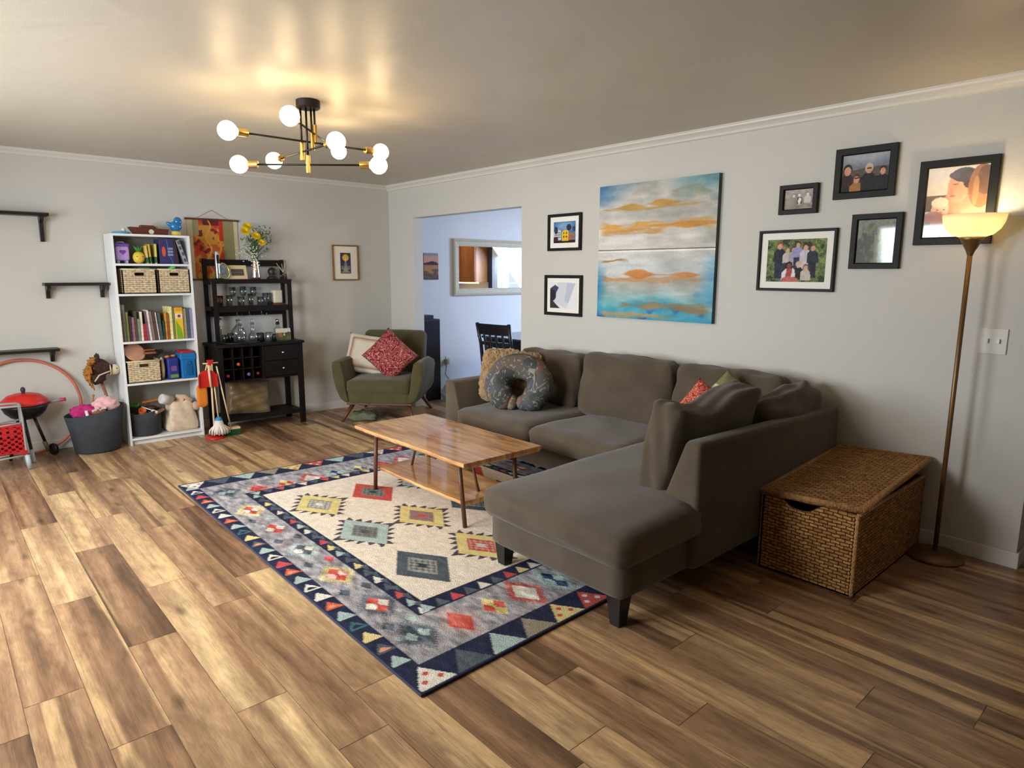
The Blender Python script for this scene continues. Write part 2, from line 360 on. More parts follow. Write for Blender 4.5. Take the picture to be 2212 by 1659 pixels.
    def build(s, name, m, parent=None, bevel=0, smooth=False, loc=None, rz=0, weld=False, sub=0, uvbox=False, auto=False):
        me = s.mesh(name)
        import bmesh
        bm = bmesh.new(); bm.from_mesh(me)
        if weld: bmesh.ops.remove_doubles(bm, verts=bm.verts, dist=1e-5)
        bmesh.ops.recalc_face_normals(bm, faces=bm.faces)
        bm.to_mesh(me); bm.free()
        if smooth: me.polygons.foreach_set('use_smooth', [True]*len(me.polygons))
        if auto: me.set_sharp_from_angle(angle=math.radians(38))
        if uvbox:
            ul = me.uv_layers.new(name='UVMap'); co = me.vertices; out = []
            for p in me.polygons:
                nx, ny, nz = (abs(t) for t in p.normal)
                for li in p.loop_indices:
                    v = co[me.loops[li].vertex_index].co
                    if nz >= nx and nz >= ny: out += [v.x, v.y]
                    elif ny >= nx: out += [v.x, v.z]
                    else: out += [v.y, v.z]
            ul.data.foreach_set('uv', out)
        me.materials.append(m)
        o = bpy.data.objects.new(name, me); COL.objects.link(o)
        if loc: o.location = loc
        if rz: o.rotation_euler = (0,0,rz)
        if parent: o.parent = parent
        if bevel:
            b = o.modifiers.new('bevel','BEVEL'); b.width = bevel; b.segments = 2; b.limit_method = 'ANGLE'; b.angle_limit = math.radians(40)
        if sub:
            b = o.modifiers.new('sub','SUBSURF'); b.levels = sub; b.render_levels = sub
        return o
def RM(rx=0, ry=0, rz=0, t=(0,0,0)):
    return Matrix.Translation(t) @ Matrix.Rotation(rz,4,'Z') @ Matrix.Rotation(ry,4,'Y') @ Matrix.Rotation(rx,4,'X')
def tag(o, label, cat, group=None, kind=None):
    o['label'] = label; o['category'] = cat
    if group: o['group'] = group
    if kind: o['kind'] = kind
    return o
def thing(name, label, cat, loc=(0,0,0), rz=0, group=None, tilt=None):
    o = bpy.data.objects.new(name, None); COL.objects.link(o); o.location = loc
    o.rotation_euler = tilt if tilt else (0,0,rz); o.empty_display_size = .1
    return tag(o, label, cat, group)
def struct(o): o['kind'] = 'structure'; return o
def B(*a, **k): return MB().bb(*a, **k)

# ------------------------------------------------------------------ painted pictures (colour per vertex, drawn procedurally)
_rn = np.random.RandomState(3)
def vnoise(h, w_, cells_y, cells_x, oct=3, seed=0):
    rs = np.random.RandomState(seed); out = np.zeros((h,w_)); amp = 1; tot = 0
    for o in range(oct):
        cy = max(2,int(cells_y*2**o)); cx = max(2,int(cells_x*2**o)); g = rs.rand(cy+1,cx+1)
        y = np.linspace(0,cy-1e-6,h); x = np.linspace(0,cx-1e-6,w_); yi = y.astype(int); xi = x.astype(int)
        fy = (y-yi)[:,None]; fx = (x-xi)[None,:]; fy = fy*fy*(3-2*fy); fx = fx*fx*(3-2*fx)
        a = g[yi][:,xi]; b = g[yi][:,xi+1]; c = g[yi+1][:,xi]; e = g[yi+1][:,xi+1]
        out += amp*((a*(1-fx)+b*fx)*(1-fy)+(c*(1-fx)+e*fx)*fy); tot += amp; amp *= .5
    return out/tot
class Pic:
    """u 0..1 left to right, v 0..1 top to bottom"""
    def __init__(s, w_, h_, base=(255,255,255)):
        s.w, s.h = w_, h_; s.a = np.zeros((h_,w_,3)); s.a[:] = base
        s.U, s.V = np.meshgrid((np.arange(w_)+.5)/w_, (np.arange(h_)+.5)/h_)
    def put(s, mask, c, al=1):
        m = np.clip(mask.astype(float),0,1)[...,None]*al; s.a = s.a*(1-m)+np.array(c,float)*m; return s
    def rect(s, x0, y0, x1, y1, c, al=1): return s.put((s.U>=x0)&(s.U<=x1)&(s.V>=y0)&(s.V<=y1), c, al)
    def ell(s, cx, cy, rx, ry, c, al=1, soft=0, rot=0):
        dx = s.U-cx; dy = s.V-cy; ca, sa = math.cos(rot), math.sin(rot); x = dx*ca+dy*sa; y = -dx*sa+dy*ca
        d = np.sqrt((x/rx)**2+(y/ry)**2)
        return s.put((d<1) if not soft else 1-np.clip((d-1+soft)/soft,0,1), c, al)
    def poly(s, pts, c, al=1):
        ins = np.zeros_like(s.U, bool); n = len(pts)
        for i in range(n):
            x0, y0 = pts[i]; x1, y1 = pts[(i+1)%n]
            if y0 == y1: continue
            cond = ((y0 > s.V) != (y1 > s.V)) & (s.U < (x1-x0)*(s.V-y0)/(y1-y0)+x0); ins ^= cond
        return s.put(ins, c, al)
    def noise(s, amp, cy, cx, seed=0, oct=3):
        n = vnoise(s.h, s.w, cy, cx, oct, seed)-.5; s.a = np.clip(s.a+n[...,None]*amp,0,255); return s
def pic_mesh(name, pic, wd, ht, m, parent=None, M=None, verts_fn=None, loc=None):
    """picture on a plane: x right, z up, facing -y, lower-left at (0,0,0)"""
    w_, h_ = pic.w, pic.h
    if verts_fn is None:
        X, Z = np.meshgrid(np.linspace(0,wd,w_), np.linspace(ht,0,h_)); co = np.stack([X, np.zeros_like(X), Z], -1).reshape(-1,3)
    else: co = verts_fn(w_, h_)
    i = np.arange(h_*w_).reshape(h_,w_)
    f = np.stack([i[1:,:-1], i[1:,1:], i[:-1,1:], i[:-1,:-1]], -1).reshape(-1,4)
    me = bpy.data.meshes.new(name); nv = len(co); nf = len(f)
    me.vertices.add(nv); me.vertices.foreach_set('co', co.astype(np.float32).ravel())
    me.loops.add(nf*4); me.loops.foreach_set('vertex_index', f.astype(np.int32).ravel())
    me.polygons.add(nf); me.polygons.foreach_set('loop_start', np.arange(0,nf*4,4,dtype=np.int32))
    me.update(); me.validate()
    at = me.color_attributes.new('Col','FLOAT_COLOR','POINT')
    c = np.ones((nv,4),np.float32); c[:,:3] = lin(np.clip(pic.a,0,255)).reshape(-1,3); at.data.foreach_set('color', c.ravel())
    if M is not None: me.transform(M)
    me.materials.append(m); o = bpy.data.objects.new(name, me); COL.objects.link(o)
    if loc: o.location = loc
    if parent: o.parent = parent
    return o

# ================================================================== ROOM SHELL
H = 2.44
# --- floor: one mesh of planks 1.2 x 0.18 m
def build_floor():
    JO = {-7:4.11,-5:3.17,-4:2.56,-3:3.255,-2:3.65,2:5.05,3:5.50,4:5.983,5:5.22,6:5.857,7:6.16,-1:4.62,0:4.2}   # where a joint falls in some rows
    vs = []; fs = []; cols = []; rs = np.random.RandomState(12)
    y = -3.39-.18*11
    while y < 3.62:
        idx = round((y+3.57)/.18)-4
        x = JO.get(idx, rs.rand()*1.2) % 1.2-1.2
        while x < 8.7:
            a, b = max(x+.0012,-.12), min(x+1.2-.0012, 8.7)
            if b > a+.01:
                o = len(vs); vs += [(a,y+.0008,0),(b,y+.0008,0),(b,y+.1792,0),(a,y+.1792,0)]; fs.append((o,o+1,o+2,o+3))
                t = [rs.rand(), rs.rand(), rs.rand()]
                cx = (x+.6); 
                tone = {(-4,2.56):.0,(-4,1.36):.95,(-5,.77):.12,(-5,1.97):.9,(-5,3.17):.34,(-6,1.4):.7,(-2,1.25):.08,(-2,2.45):.7,(-2,3.65):.6,(-3,2.055):.75,(-3,3.255):.8,(-3,4.455):.9,(-7,4.1):.2,(-4,3.76):.8,(3,5.5):.6,(2,5.05):.65,(5,5.22):.55,(6,4.657):.5,(4,4.783):.55}
                for (ki, kx), kv in tone.items():
                    if ki == idx and abs(x-kx) < .06: t[2] = kv
                if x > 4.8 and idx >= 0: t[2] = max(t[2], .35)
                cols += [t]*4
            x += 1.2
        y += .18
    o = len(vs); vs += [(-.12,-5.4,-.0012),(8.7,-5.4,-.0012),(8.7,3.75,-.0012),(-.12,3.75,-.0012)]; fs.append((o,o+1,o+2,o+3)); cols += [[0,0,0]]*4
    o = len(vs); vs += [(-.12,-5.4,-.12),(8.7,-5.4,-.12),(8.7,3.75,-.12),(-.12,3.75,-.12)]; fs.append((o+3,o+2,o+1,o)); cols += [[0,0,0]]*4
    me = bpy.data.meshes.new('floor'); me.from_pydata(vs, [], fs); me.update()
    at = me.color_attributes.new('Rnd','FLOAT_COLOR','POINT')
    c = np.ones((len(vs),4),np.float32); c[:,:3] = cols; at.data.foreach_set('color', c.ravel())
    me.materials.append(M_floor); o = bpy.data.objects.new('floor', me); COL.objects.link(o); struct(o)
build_floor()
struct(B(-.12,8.7,-5.4,3.75,H,H+.1).build('ceiling', M_ceil))
struct(B(-.12,0,-5.4,3.72,0,H).build('wall_back', M_wall))
mb = MB(); mb.bb(0,.488,0,.12,0,H).bb(.488,2.211,0,.12,2.07,H).bb(2.211,5.964,0,.12,0,H); struct(mb.build('wall_right', M_wall))
struct(B(5.844,5.964,.12,3.6,0,H).build('wall_hall', M_wall))
mb = MB()
for a, b in ((-.0,1.4),(2.7,3.3),(4.4,8.7)): mb.bb(a,b,-5.32,-5.2,0,H)
for a, b in ((1.4,2.7),(3.3,4.4)): mb.bb(a,b,-5.32,-5.2,0,.85).bb(a,b,-5.32,-5.2,2.12,H)
struct(mb.build('wall_front', M_wall))
struct(B(8.6,8.7,-5.2,3.6,0,H).build('wall_far_right', M_wall))
mb = MB(); mb.bb(0,1.25,3.6,3.72,0,H).bb(2.25,8.7,3.6,3.72,0,H).bb(1.25,2.25,3.6,3.72,0,.9).bb(1.25,2.25,3.6,3.72,2.12,H)
struct(mb.build('wall_dining', M_dwall))
struct(B(0,.004,.12,3.6,0,H).build('wall_dining_side', M_dwall))
def win(n, x0, x1, z0, z1, y0, y1, nx, nz, room):
    fr = MB(); t = .045
    fr.bb(x0,x1,y0,y1,z0,z0+t).bb(x0,x1,y0,y1,z1-t,z1).bb(x0,x0+t,y0,y1,z0,z1).bb(x1-t,x1,y0,y1,z0,z1)
    ym = (y0+y1)/2
    for i in range(1,nx): xx = x0+(x1-x0)*i/nx; fr.bb(xx-.011,xx+.011,ym-.012,ym+.012,z0,z1)
    for i in range(1,nz): zz = z0+(z1-z0)*i/nz; fr.bb(x0,x1,ym-.012,ym+.012,zz-.011,zz+.011)
    s = 1 if room > y0 else -1; yi = y1 if s > 0 else y0
    fr.bb(x0-.07,x0,min(yi,yi+s*.015),max(yi,yi+s*.015),z0-.07,z1+.07).bb(x1,x1+.07,min(yi,yi+s*.015),max(yi,yi+s*.015),z0-.07,z1+.07)
    fr.bb(x0-.07,x1+.07,min(yi,yi+s*.015),max(yi,yi+s*.015),z1,z1+.07).bb(x0-.07,x1+.07,min(yi,yi+s*.03),max(yi,yi+s*.03),z0-.06,z0)
    w1 = struct(fr.build('window_%d' % n, M_trim)); p = B(x0,x1,ym-.002,ym+.002,z0,z1).build('pane', M_pane, w1)
win(1,1.4,2.7,.85,2.12,-5.32,-5.2,2,1,0); win(2,3.3,4.4,.85,2.12,-5.32,-5.2,1,2,0);
win(3,1.25,2.25,.9,2.12,3.6,3.72,2,3,0)
# crown mouldings, baseboards
def crown(n, p0, p1, out, sz=.05):
    p0 = Vector(p0); p1 = Vector(p1); o = Vector(out); prof = [(0,0),(0,-sz*1.1),(sz*.25,-sz*1.0),(sz*.35,-sz*.75),(sz*.55,-sz*.55),(sz*.85,-sz*.35),(sz*.9,-sz*.15),(sz,-sz*.1),(sz,0)]
    vs = []; k = len(prof)
    for p in (p0,p1): vs += [tuple(p+o*a+Vector((0,0,b))) for a,b in prof]
    fs = [(i,(i+1)%k,k+(i+1)%k,k+i) for i in range(k)]+[tuple(range(k))[::-1], tuple(range(k,2*k))]
    struct(MB().add(vs, fs).build('trim_%d' % n, M_trim))
crown(1,(0,-5.2,H),(0,0,H),(1,0,0),.045); crown(2,(0,0,H),(5.964,0,H),(0,-1,0),.055)
def base(name, x0, x1, y0, y1): mb = MB(); mb.bb(x0,x1,y0,y1,0,.085); struct(mb.build(name, M_trim, bevel=.004))
base('baseboard_back',0,.014,-5.2,0); base('baseboard_right',2.211,5.978,-.014,0); base('baseboard_corner',.014,.488,-.014,0)
base('baseboard_hall',5.964,5.978,0,3.6); base('baseboard_dining',.004,.018,.12,3.6)

# ================================================================== RUG
def build_rug():
    W_, D_ = 3.05, 2.30; res = .0064; nx, ny = int(W_/res), int(D_/res)
    p = Pic(nx, ny, (44,48,70)); X = p.U*W_; Y = (1-p.V)*D_      # X along the long side, Y from the front edge inwards
    NAVY, GRAY, CREAM = (44,48,70), (158,154,156), (232,219,200)
    RED, YEL, TEAL, SLATE, WHITE, ORG, PINK = (198,88,78), (222,204,138), (172,190,184), (88,96,104), (226,220,206), (206,98,66), (200,84,92)
    Ys = np.minimum(Y, D_-Y); Xs = np.minimum(X, W_-X)
    def zone(ix, iy, c): p.put((Xs>ix)&(Ys>iy), c)
    cyc = [TEAL, WHITE, PINK, ORG, TEAL, WHITE, WHITE, ORG, TEAL, (70,110,112), YEL, SLATE]
    # outer triangles along the long sides
    k = 0; x = .16
    while x < W_-.12:
        c = cyc[k%12]
        for far in (0,1):
            yy = D_-Y if far else Y; t = (X-(x-.08))/.08
            m = (t>0)&(t<1)&(np.abs(yy-.05)<.046*t); p.put(m, c)
            if k%2: m2 = (t>.5)&(t<.85)&(np.abs(yy-.05)<.02*(t-.4)/.3); p.put(m2, NAVY if k%4 == 1 else (222,150,120))
        x += .112; k += 1
    # outer triangles along the short sides
    k = 0; y = .085
    ec = [WHITE, SLATE, TEAL, (150,140,120), YEL, RED, TEAL, SLATE, WHITE, RED, SLATE, TEAL, YEL]
    while y < D_-.02:
        for far in (0,1):
            xx = W_-X if far == 0 else X; t = 1-(xx-.01)/.14
            m = (t>0)&(t<1)&(np.abs(Y-y)<.088*t); p.put(m, ec[k%13])
            if ec[k%13] in (YEL, WHITE, RED):
                for (dx, dy) in ((.04,-.035),(.04,.035),(.085,0)):
                    tt = np.abs(xx-dx-.01)+np.abs(Y-y-dy); p.put(tt < .016, WHITE if ec[k%13] == RED else RED)
        y += .178; k += 1
    inner = (Xs>.16)&(Ys>.095); p.put(inner, GRAY)
    # stepped lozenges in the grey border
    def loz(cx, cy, a, b, c1, c2, halo=None):
        dx = (X-cx)/a; dy = (Y-cy)/b; m = np.abs(dx)+np.abs(dy)
        if halo is not None:
            saw = np.abs(((np.abs(dx)-np.abs(dy))*3)%1-.5)*2; p.put((m<1.35+.45*saw)&inner&(Xs<.46)|((m<1.35+.45*saw)&inner&(Ys<.295)), halo, .75)
        p.put(m<1, c1); p.put((m<.95)&((dx+dy>0)^(dx-dy>0)), c2); p.put(m<.18, c1)
    seq = [(RED,RED,TEAL),(RED,WHITE,YEL),(RED,WHITE,None),(SLATE,WHITE,TEAL),(RED,(226,180,170),YEL),(RED,WHITE,SLATE),(SLATE,TEAL,SLATE)]
    xs = [.42+.392*i for i in range(7)]
    for i, cx in enumerate(xs):
        c = ((SLATE,TEAL,SLATE) if i in (0,6) else seq[i])
        for cy in (.21, D_-.21): loz(cx if 0 < i < 6 else (.36 if i == 0 else W_-.34), cy, .085, .062, *c)
        if 0 < i < 6:
            for cy in (.15, .262, D_-.15, D_-.262):
                dx = np.abs(X-cx-.196); p.put((dx+np.abs(Y-cy)*1.6) < .045, [TEAL,SLATE,PINK,SLATE,TEAL][i-1] if cy in (.262, D_-.262) else SLATE)
    sq = [(RED,RED,(190,160,155)),((YEL),RED,None),(WHITE,WHITE,RED),((60,76,110),TEAL,TEAL),(YEL,SLATE,None),(RED,RED,None),(WHITE,WHITE,RED),(SLATE,TEAL,None),(YEL,RED,None)]
    for j in range(9):
        cy = .405+.192*j
        if cy > D_-.3: break
        for far, cx in ((0, W_-.305), (1, .42)): loz(cx, cy, .10, .062, *sq[j%9])
    # inner navy border with little triangles
    zone(.46,.295,NAVY); ic = [TEAL, SLATE, YEL, SLATE, WHITE, SLATE, RED, TEAL, WHITE, SLATE, PINK, YEL]
    k = 0; x = .52
    while x < W_-.5:
        for far in (0,1):
            yy = D_-Y if far else Y; t = (X-x)/.075
            p.put((t>0)&(t<1)&(np.abs(yy-.335)<.03*t)&(Xs>.47), ic[k%12]); t2 = (X-x+.04)/.075
            p.put((t2>0)&(t2<1)&(np.abs(yy-.355)<.018*(1-t2))&(Xs>.47), SLATE)
        x += .10; k += 1
    k = 0; y = .36
    while y < D_-.34:
        for far in (0,1):
            xx = W_-X if far == 0 else X; t = 1-(xx-.475)/.07
            p.put((t>0)&(t<1)&(np.abs(Y-y)<.035*t), ic[(k*5)%12])
        y += .082; k += 1
    zone(.565,.378,CREAM)
    # central lozenges: rows of three
    cols = [[(YEL,(150,148,140),WHITE,1),(TEAL,(130,130,126),(84,86,92),1),((84,92,98),(160,158,150),(60,66,76),0)],
            [(RED,(130,136,128),(60,70,72),0),(YEL,(138,134,124),PINK,1),(YEL,RED,(205,205,190),1)]]
    for r in range(4):
        for c in range(3):
            cx = .98+.6*c; cy = .585+.385*r; c1, c2, c3, teeth = cols[r%2][c] if r != 2 else cols[0][(c+1)%3]
            dx = (X-cx)/.245; dy = (Y-cy)/.155; m = np.abs(dx)+np.abs(dy)
            if teeth:
                t = (np.abs(dx)/np.maximum(m,1e-6)*5)%1; p.put((m>=1)&(m<1.34)&(t<(1.34-m)/.34*.85), (84,76,84))
            p.put(m<1, c1); p.put(m<.56, c2)
            ch = ((np.floor(dx*9)+np.floor(dy*9))%2 > 0)&(m<.5); p.put(ch, c3, .55); p.put(m<.17, c3)
    # heathered pile
    sp = vnoise(ny, nx, 110, 60, 3, 5)-.5; sp2 = vnoise(ny, nx, 120, 160, 2, 6)-.5; g = ((Xs>.16)&(Ys>.095)&~((Xs>.46)&(Ys>.295))).astype(float)
    p.a = np.clip(p.a*(1+.10*sp2[...,None])+ (sp*120*g)[...,None] + (sp*26*(1-g))[...,None], 0, 255)
    # edge binding
    p.put((Xs<.014)|(Ys<.012), (46,52,78))
    c00, c10, c11, c01 = [np.array(q) for q in ((1.752,-2.835),(4.806,-2.868),(4.782,-.56),(1.895,-.56))]
    def vf(w_, h_):
        s, t = np.meshgrid(np.linspace(0,1,w_), np.linspace(1,0,h_)); s = s[...,None]; t = t[...,None]
        P = c00*(1-s)*(1-t)+c10*s*(1-t)+c11*s*t+c01*(1-s)*t; rs = np.random.RandomState(4)
        z = np.full((h_,w_,1), .0115)+(rs.rand(h_,w_,1)-.5)*.0016
        return np.concatenate([P,z],-1).reshape(-1,3)
    m = mat('rug_pile', attr=True, rough=.95, bump=.5, bscale=170, spec=.1)
    o = pic_mesh('patterned_rug', p, 1, 1, m, verts_fn=vf)
    tag(o, 'large rug of cream, navy and grey diamonds lying under the coffee table', 'rug')
    e = MB(); P4 = [tuple(c00), tuple(c10), tuple(c11), tuple(c01)]
    e.prism(P4, .001, .0095); 
    e.tube([(*q,.007) for q in P4], .006, 8, closed=True)
    e.build('edge_binding', mat('binding', (46,50,74), .8), o)
build_rug()

# ================================================================== SOFA
def build_sofa():
    T = thing('sectional_sofa', 'brown grey fabric sectional sofa with a chaise, along the picture wall', 'sofa')
    f = MB(); f.soft((3.45,-.50,.235),(2.12,.86,.19),.025,seg=10).soft((4.60,-1.055,.235),(.84,1.93,.19),.025,seg=12)
    f.build('base', M_sofa, T, smooth=True)
    # arm with a sloping inner face
    a = MB(); prof = [(2.385,.15),(2.385,.635),(2.40,.648),(2.475,.648),(2.50,.635),(2.57,.40),(2.57,.15)]
    a.prism(prof, -.985, -.07, 'y'); a.build('arm', M_sofa, T, bevel=.02, smooth=True)
    # low back along the wall, and the side back of the chaise with its slanted end
    a = MB(); a.prism([(-.05,.15),(-.05,.66),(-.10,.68),(-.16,.66),(-.22,.15)], 2.40, 4.9, 'x'); a.build('back_frame', M_sofa, T, bevel=.02, smooth=True)
    a = MB()
    n = 8; vs = []; fs = []
    prof = [(-1.56,.15),(-.045,.15),(-.045,.70),(-.12,.715),(-1.46,.745),(-1.525,.73),(-1.572,.69),(-1.60,.43),(-1.56,.40)]
    k = len(prof)
    prof = [(-1.555,.15),(-.045,.15),(-.045,.70),(-.07,.713),(-1.52,.748),(-1.555,.735)]
    inn = [(-1.555,.15),(-.045,.15),(-.045,.70),(-.07,.713),(-1.50,.748),(-1.535,.735)]
    vs = [(5.06,y,z) for y,z in prof]; k = len(prof)
    vs += [(4.97,y,z) for y,z in inn]; vs[k+0] = (4.86,-1.555,.15); vs[k+1] = (4.86,-.045,.15)
    # slanted inner foot: widen towards the seat
    vs += [(4.86,-1.555,.42),(4.86,-.045,.42)]
    fs = [(0,1,2,3,4,5),(0,5,k+5,2*k,k+0),(5,4,k+4,k+5),(4,3,k+3,k+4),(3,2,k+2,k+3),(2,1,k+1,2*k+1,k+2),(1,0,k+0,k+1),(k+0,2*k,2*k+1,k+1),(2*k,k+5,k+4,k+3,k+2,2*k+1)]
    a.add(vs, fs); a.build('side_back', M_sofa, T, bevel=.022, smooth=True)
    # seat cushions
    for (c, d, s) in (((2.962,-.60,.375),(.81,.84,.15),1), ((3.79,-.60,.375),(.83,.84,.15),2)):
        MB().soft(c, d, .055, (.0,.012,.022), 16, .003, s).build('seat_cushion', M_sofa, T, smooth=True)
    c = MB(); c.soft((4.615,-1.15,.375),(.90,1.86,.165),.06,(.005,.01,.026),20,.003,3)
    # widen only the front: keep behind the side back
    c.v = [(x if not (y > -1.52 and x > 4.86) else 4.86+(x-4.86)*.06, y, z) for x,y,z in c.v]
    c.build('chaise_cushion', M_sofa, T, smooth=True)
    # back cushions on the wall side
    for i, (x0, x1, top, s) in enumerate(((2.56,3.24,.83,5),(3.255,4.075,.885,6),(4.085,4.84,.875,7))):
        M = RM(-.19,0,0,((x0+x1)/2,-.285,.655))
        MB().soft((0,0,0),(x1-x0-.01,.19,top-.41),.06,(.0,.045,.012),16,.006,s,M).build('back_cushion', M_sofa, T, smooth=True)
    # cushions leaning on the side back
    M = RM(0,.20,0,(4.812,-1.15,.668)); MB().soft((0,0,0),(.17,.76,.495),.035,(.035,.006,.0),18,.004,11,M,sagk=.075).build('back_cushion', M_sofa, T, smooth=True)
    M = RM(.10,.24,.05,(4.87,-.44,.62)); MB().soft((0,0,0),(.19,.66,.42),.07,(.05,.01,.02),16,.008,12,M).build('back_cushion', M_sofa, T, smooth=True)
    # tapered feet
    for x, y in ((4.20,-1.94),(4.955,-1.955),(2.45,-.90),(4.98,-.12),(2.45,-.12)):
        m = MB(); t, b_ = .040, .026
        vs = [(x-t,y-t,.15),(x+t,y-t,.15),(x+t,y+t,.15),(x-t,y+t,.15),(x-b_,y-b_,.0),(x+b_,y-b_,.0),(x+b_,y+b_,.0),(x-b_,y+b_,.0)]
        if x < 4.9 and y < -.6: vs = [(a_,b__,max(z,.013)) for a_,b__,z in vs]
        m.add(vs, [(3,2,1,0),(4,5,6,7),(0,1,5,4),(1,2,6,5),(2,3,7,6),(3,0,4,7)]); m.build('leg', M_blackwood, T, bevel=.003)
build_sofa()

def put_pillow(name, label, cat, w_, h_, t, m, loc, face, lean=.3, roll=0, seed=1, group=None, wr=.004):
    """face = angle (deg) the front looks to in plan; lean = backwards"""
    o = MB().pillow(w_, h_, t, M=Matrix.Rotation(roll,4,'Y'), seed=seed, wr=wr).build(name, m, None, smooth=True, weld=True)
    o.location = loc; o.rotation_euler = (Matrix.Rotation(math.radians(face)+PI/2,4,'Z') @ Matrix.Rotation(-lean,4,'X')).to_euler()
    return tag(o, label, cat, group)
fm = MB().soft((0,0,0),(.47,.13,.41),.062,(.012,.035,.012),18,.004,21,Matrix.Rotation(.10,4,'Y')); fo = fm.build('fluffy_pillow', M_fur, None, smooth=True)
fo.location = (2.745,-.595,.672); fo.rotation_euler = (Matrix.Rotation(math.radians(-42)+PI/2,4,'Z') @ Matrix.Rotation(-.28,4,'X')).to_euler()
tag(fo, 'fluffy tan fur pillow behind the leaf print pillow, by the left sofa arm', 'pillow')
sb = fo.modifiers.new('sub','SUBSURF'); sb.levels = sb.render_levels = 3
tx = bpy.data.textures.new('fur_clumps','CLOUDS'); tx.noise_scale = .022; dm = fo.modifiers.new('clumps','DISPLACE'); dm.texture = tx; dm.strength = .030; dm.mid_level = .5
# horseshoe nursing pillow
def build_nursing():
    pts = []; R = []
    for i in range(41):
        q = -PI/2+.30+(2*PI-.60)*i/40; pts.append((.166*math.cos(q), 0, .142*math.sin(q)))
        e = min(i,40-i)/40; R.append(.098*min(1,(.35+e*9))**.5)
    pts = [Vector(p) for p in pts]
    m = MB().tube(pts, R, 18)
    for i in (0,-1):
        p = pts[i]; m.sph(p, .060)
    o = m.build('nursing_pillow', M_leaf, None, smooth=True)
    o.location = (2.985,-.735,.655); o.rotation_euler = (Matrix.Rotation(.62,4,'Z')@Matrix.Rotation(-.32,4,'X')).to_euler()
    tag(o, 'horseshoe nursing pillow with a grey leaf print on the sofa seat', 'pillow')
build_nursing()
o = put_pillow('throw_pillow','small coral red pillow poking out between the sofa back cushions','pillow',.30,.30,.10,M_redsq2,(4.50,-.62,.675),-60,.45,.62,3)
gp = Pic(60,60,(124,124,84)); gp.rect(.44,0,.56,1,(214,206,176)); gp.rect(.42,0,.44,1,(96,98,66)); gp.rect(.56,0,.58,1,(96,98,66))
def pillow_pic(name, label, pic, w_, h_, t, loc, face, lean, roll, seed=4):
    o = put_pillow(name, label, 'pillow', w_, h_, t, mat('pillow_print', attr=True, rough=.9, bump=.3, bscale=200, spec=.15), loc, face, lean, 0, seed)
    me = o.data; at = me.color_attributes.new('Col','FLOAT_COLOR','POINT')
    Rr = Matrix.Rotation(roll,4,'Y')
    for i, v in enumerate(me.vertices):
        u = min(.999,max(0,v.co.x/w_+.5)); vv = min(.999,max(0,.5-v.co.z/h_)); c = lin(pic.a[int(vv*pic.h), int(u*pic.w)]); at.data[i].color = (*[float(x) for x in c],1)
    me.transform(Rr); return o
pillow_pic('throw_pillow','small olive green pillow with a cream stripe wedged in the sofa corner',gp,.27,.27,.08,(4.590,-.50,.745),-60,.45,-.85)

# ================================================================== COFFEE TABLE
def build_table():
    T = thing('coffee_table', 'live edge wooden coffee table with a lower shelf on the rug', 'table', (3.215,-1.615,.012))
    def slab(x0, x1, y0, y1, z0, z1, seed, name):
        rs = np.random.RandomState(seed); n = 40; top = []; 
        xs = np.linspace(x0,x1,n); wob = lambda a: .0035*math.sin(a*7+seed)+.002*math.sin(a*23+seed*2)+.0012*math.sin(a*57)
        front = [(x, y0+wob(x)) for x in xs]; back = [(x, y1+wob(x+3)*.5) for x in xs[::-1]]
        P = front+back; m = MB(); k = len(P)
        def ring(off, z): return [(x+(off if x < (x0+x1)/2 else -off)*(.2 if x in (x0,x1) else 0), y+(off if y < (y0+y1)/2 else -off), z) for x,y in P]
        rings = [ring(.022,z0), ring(.004,z0+(z1-z0)*.4), ring(0,z1-.008), ring(.004,z1)]
        vs = sum(rings, []); fs = []
        for r in range(3):
            for i in range(k): fs.append((r*k+i, r*k+(i+1)%k, (r+1)*k+(i+1)%k, (r+1)*k+i))
        for i in range(n-1):
            a, b, c, d = i, i+1, k-2-i, k-1-i
            fs.append((3*k+a,3*k+b,3*k+c,3*k+d)); fs.append((d,c,b,a))
        m.add(vs, fs); m.build(name, M_slab, T)
    slab(-.615,.615,-.300,.300,.405,.440,1,'tabletop')
    slab(-.50,.47,-.20,.215,.125,.155,5,'shelf')
    legm = mat('rod_wood', (92,58,40), .45)
    for sx, sy, tx, ty in ((-.485,-.225,-.47,-.215),(.47,-.185,.455,-.215),(.47,.22,.455,.215),(-.485,.22,-.47,.215)):
        MB().tube([(sx,sy,0),(tx,ty,.41)],.0135,12).build('leg', legm, T, smooth=True)
    for s in (-1,1):
        for sy in (.0,):
            MB().tube([(s*.37,sy,.152),(s*.27,sy,.41)],.0085,10).build('brace', legm, T, smooth=True)
build_table()

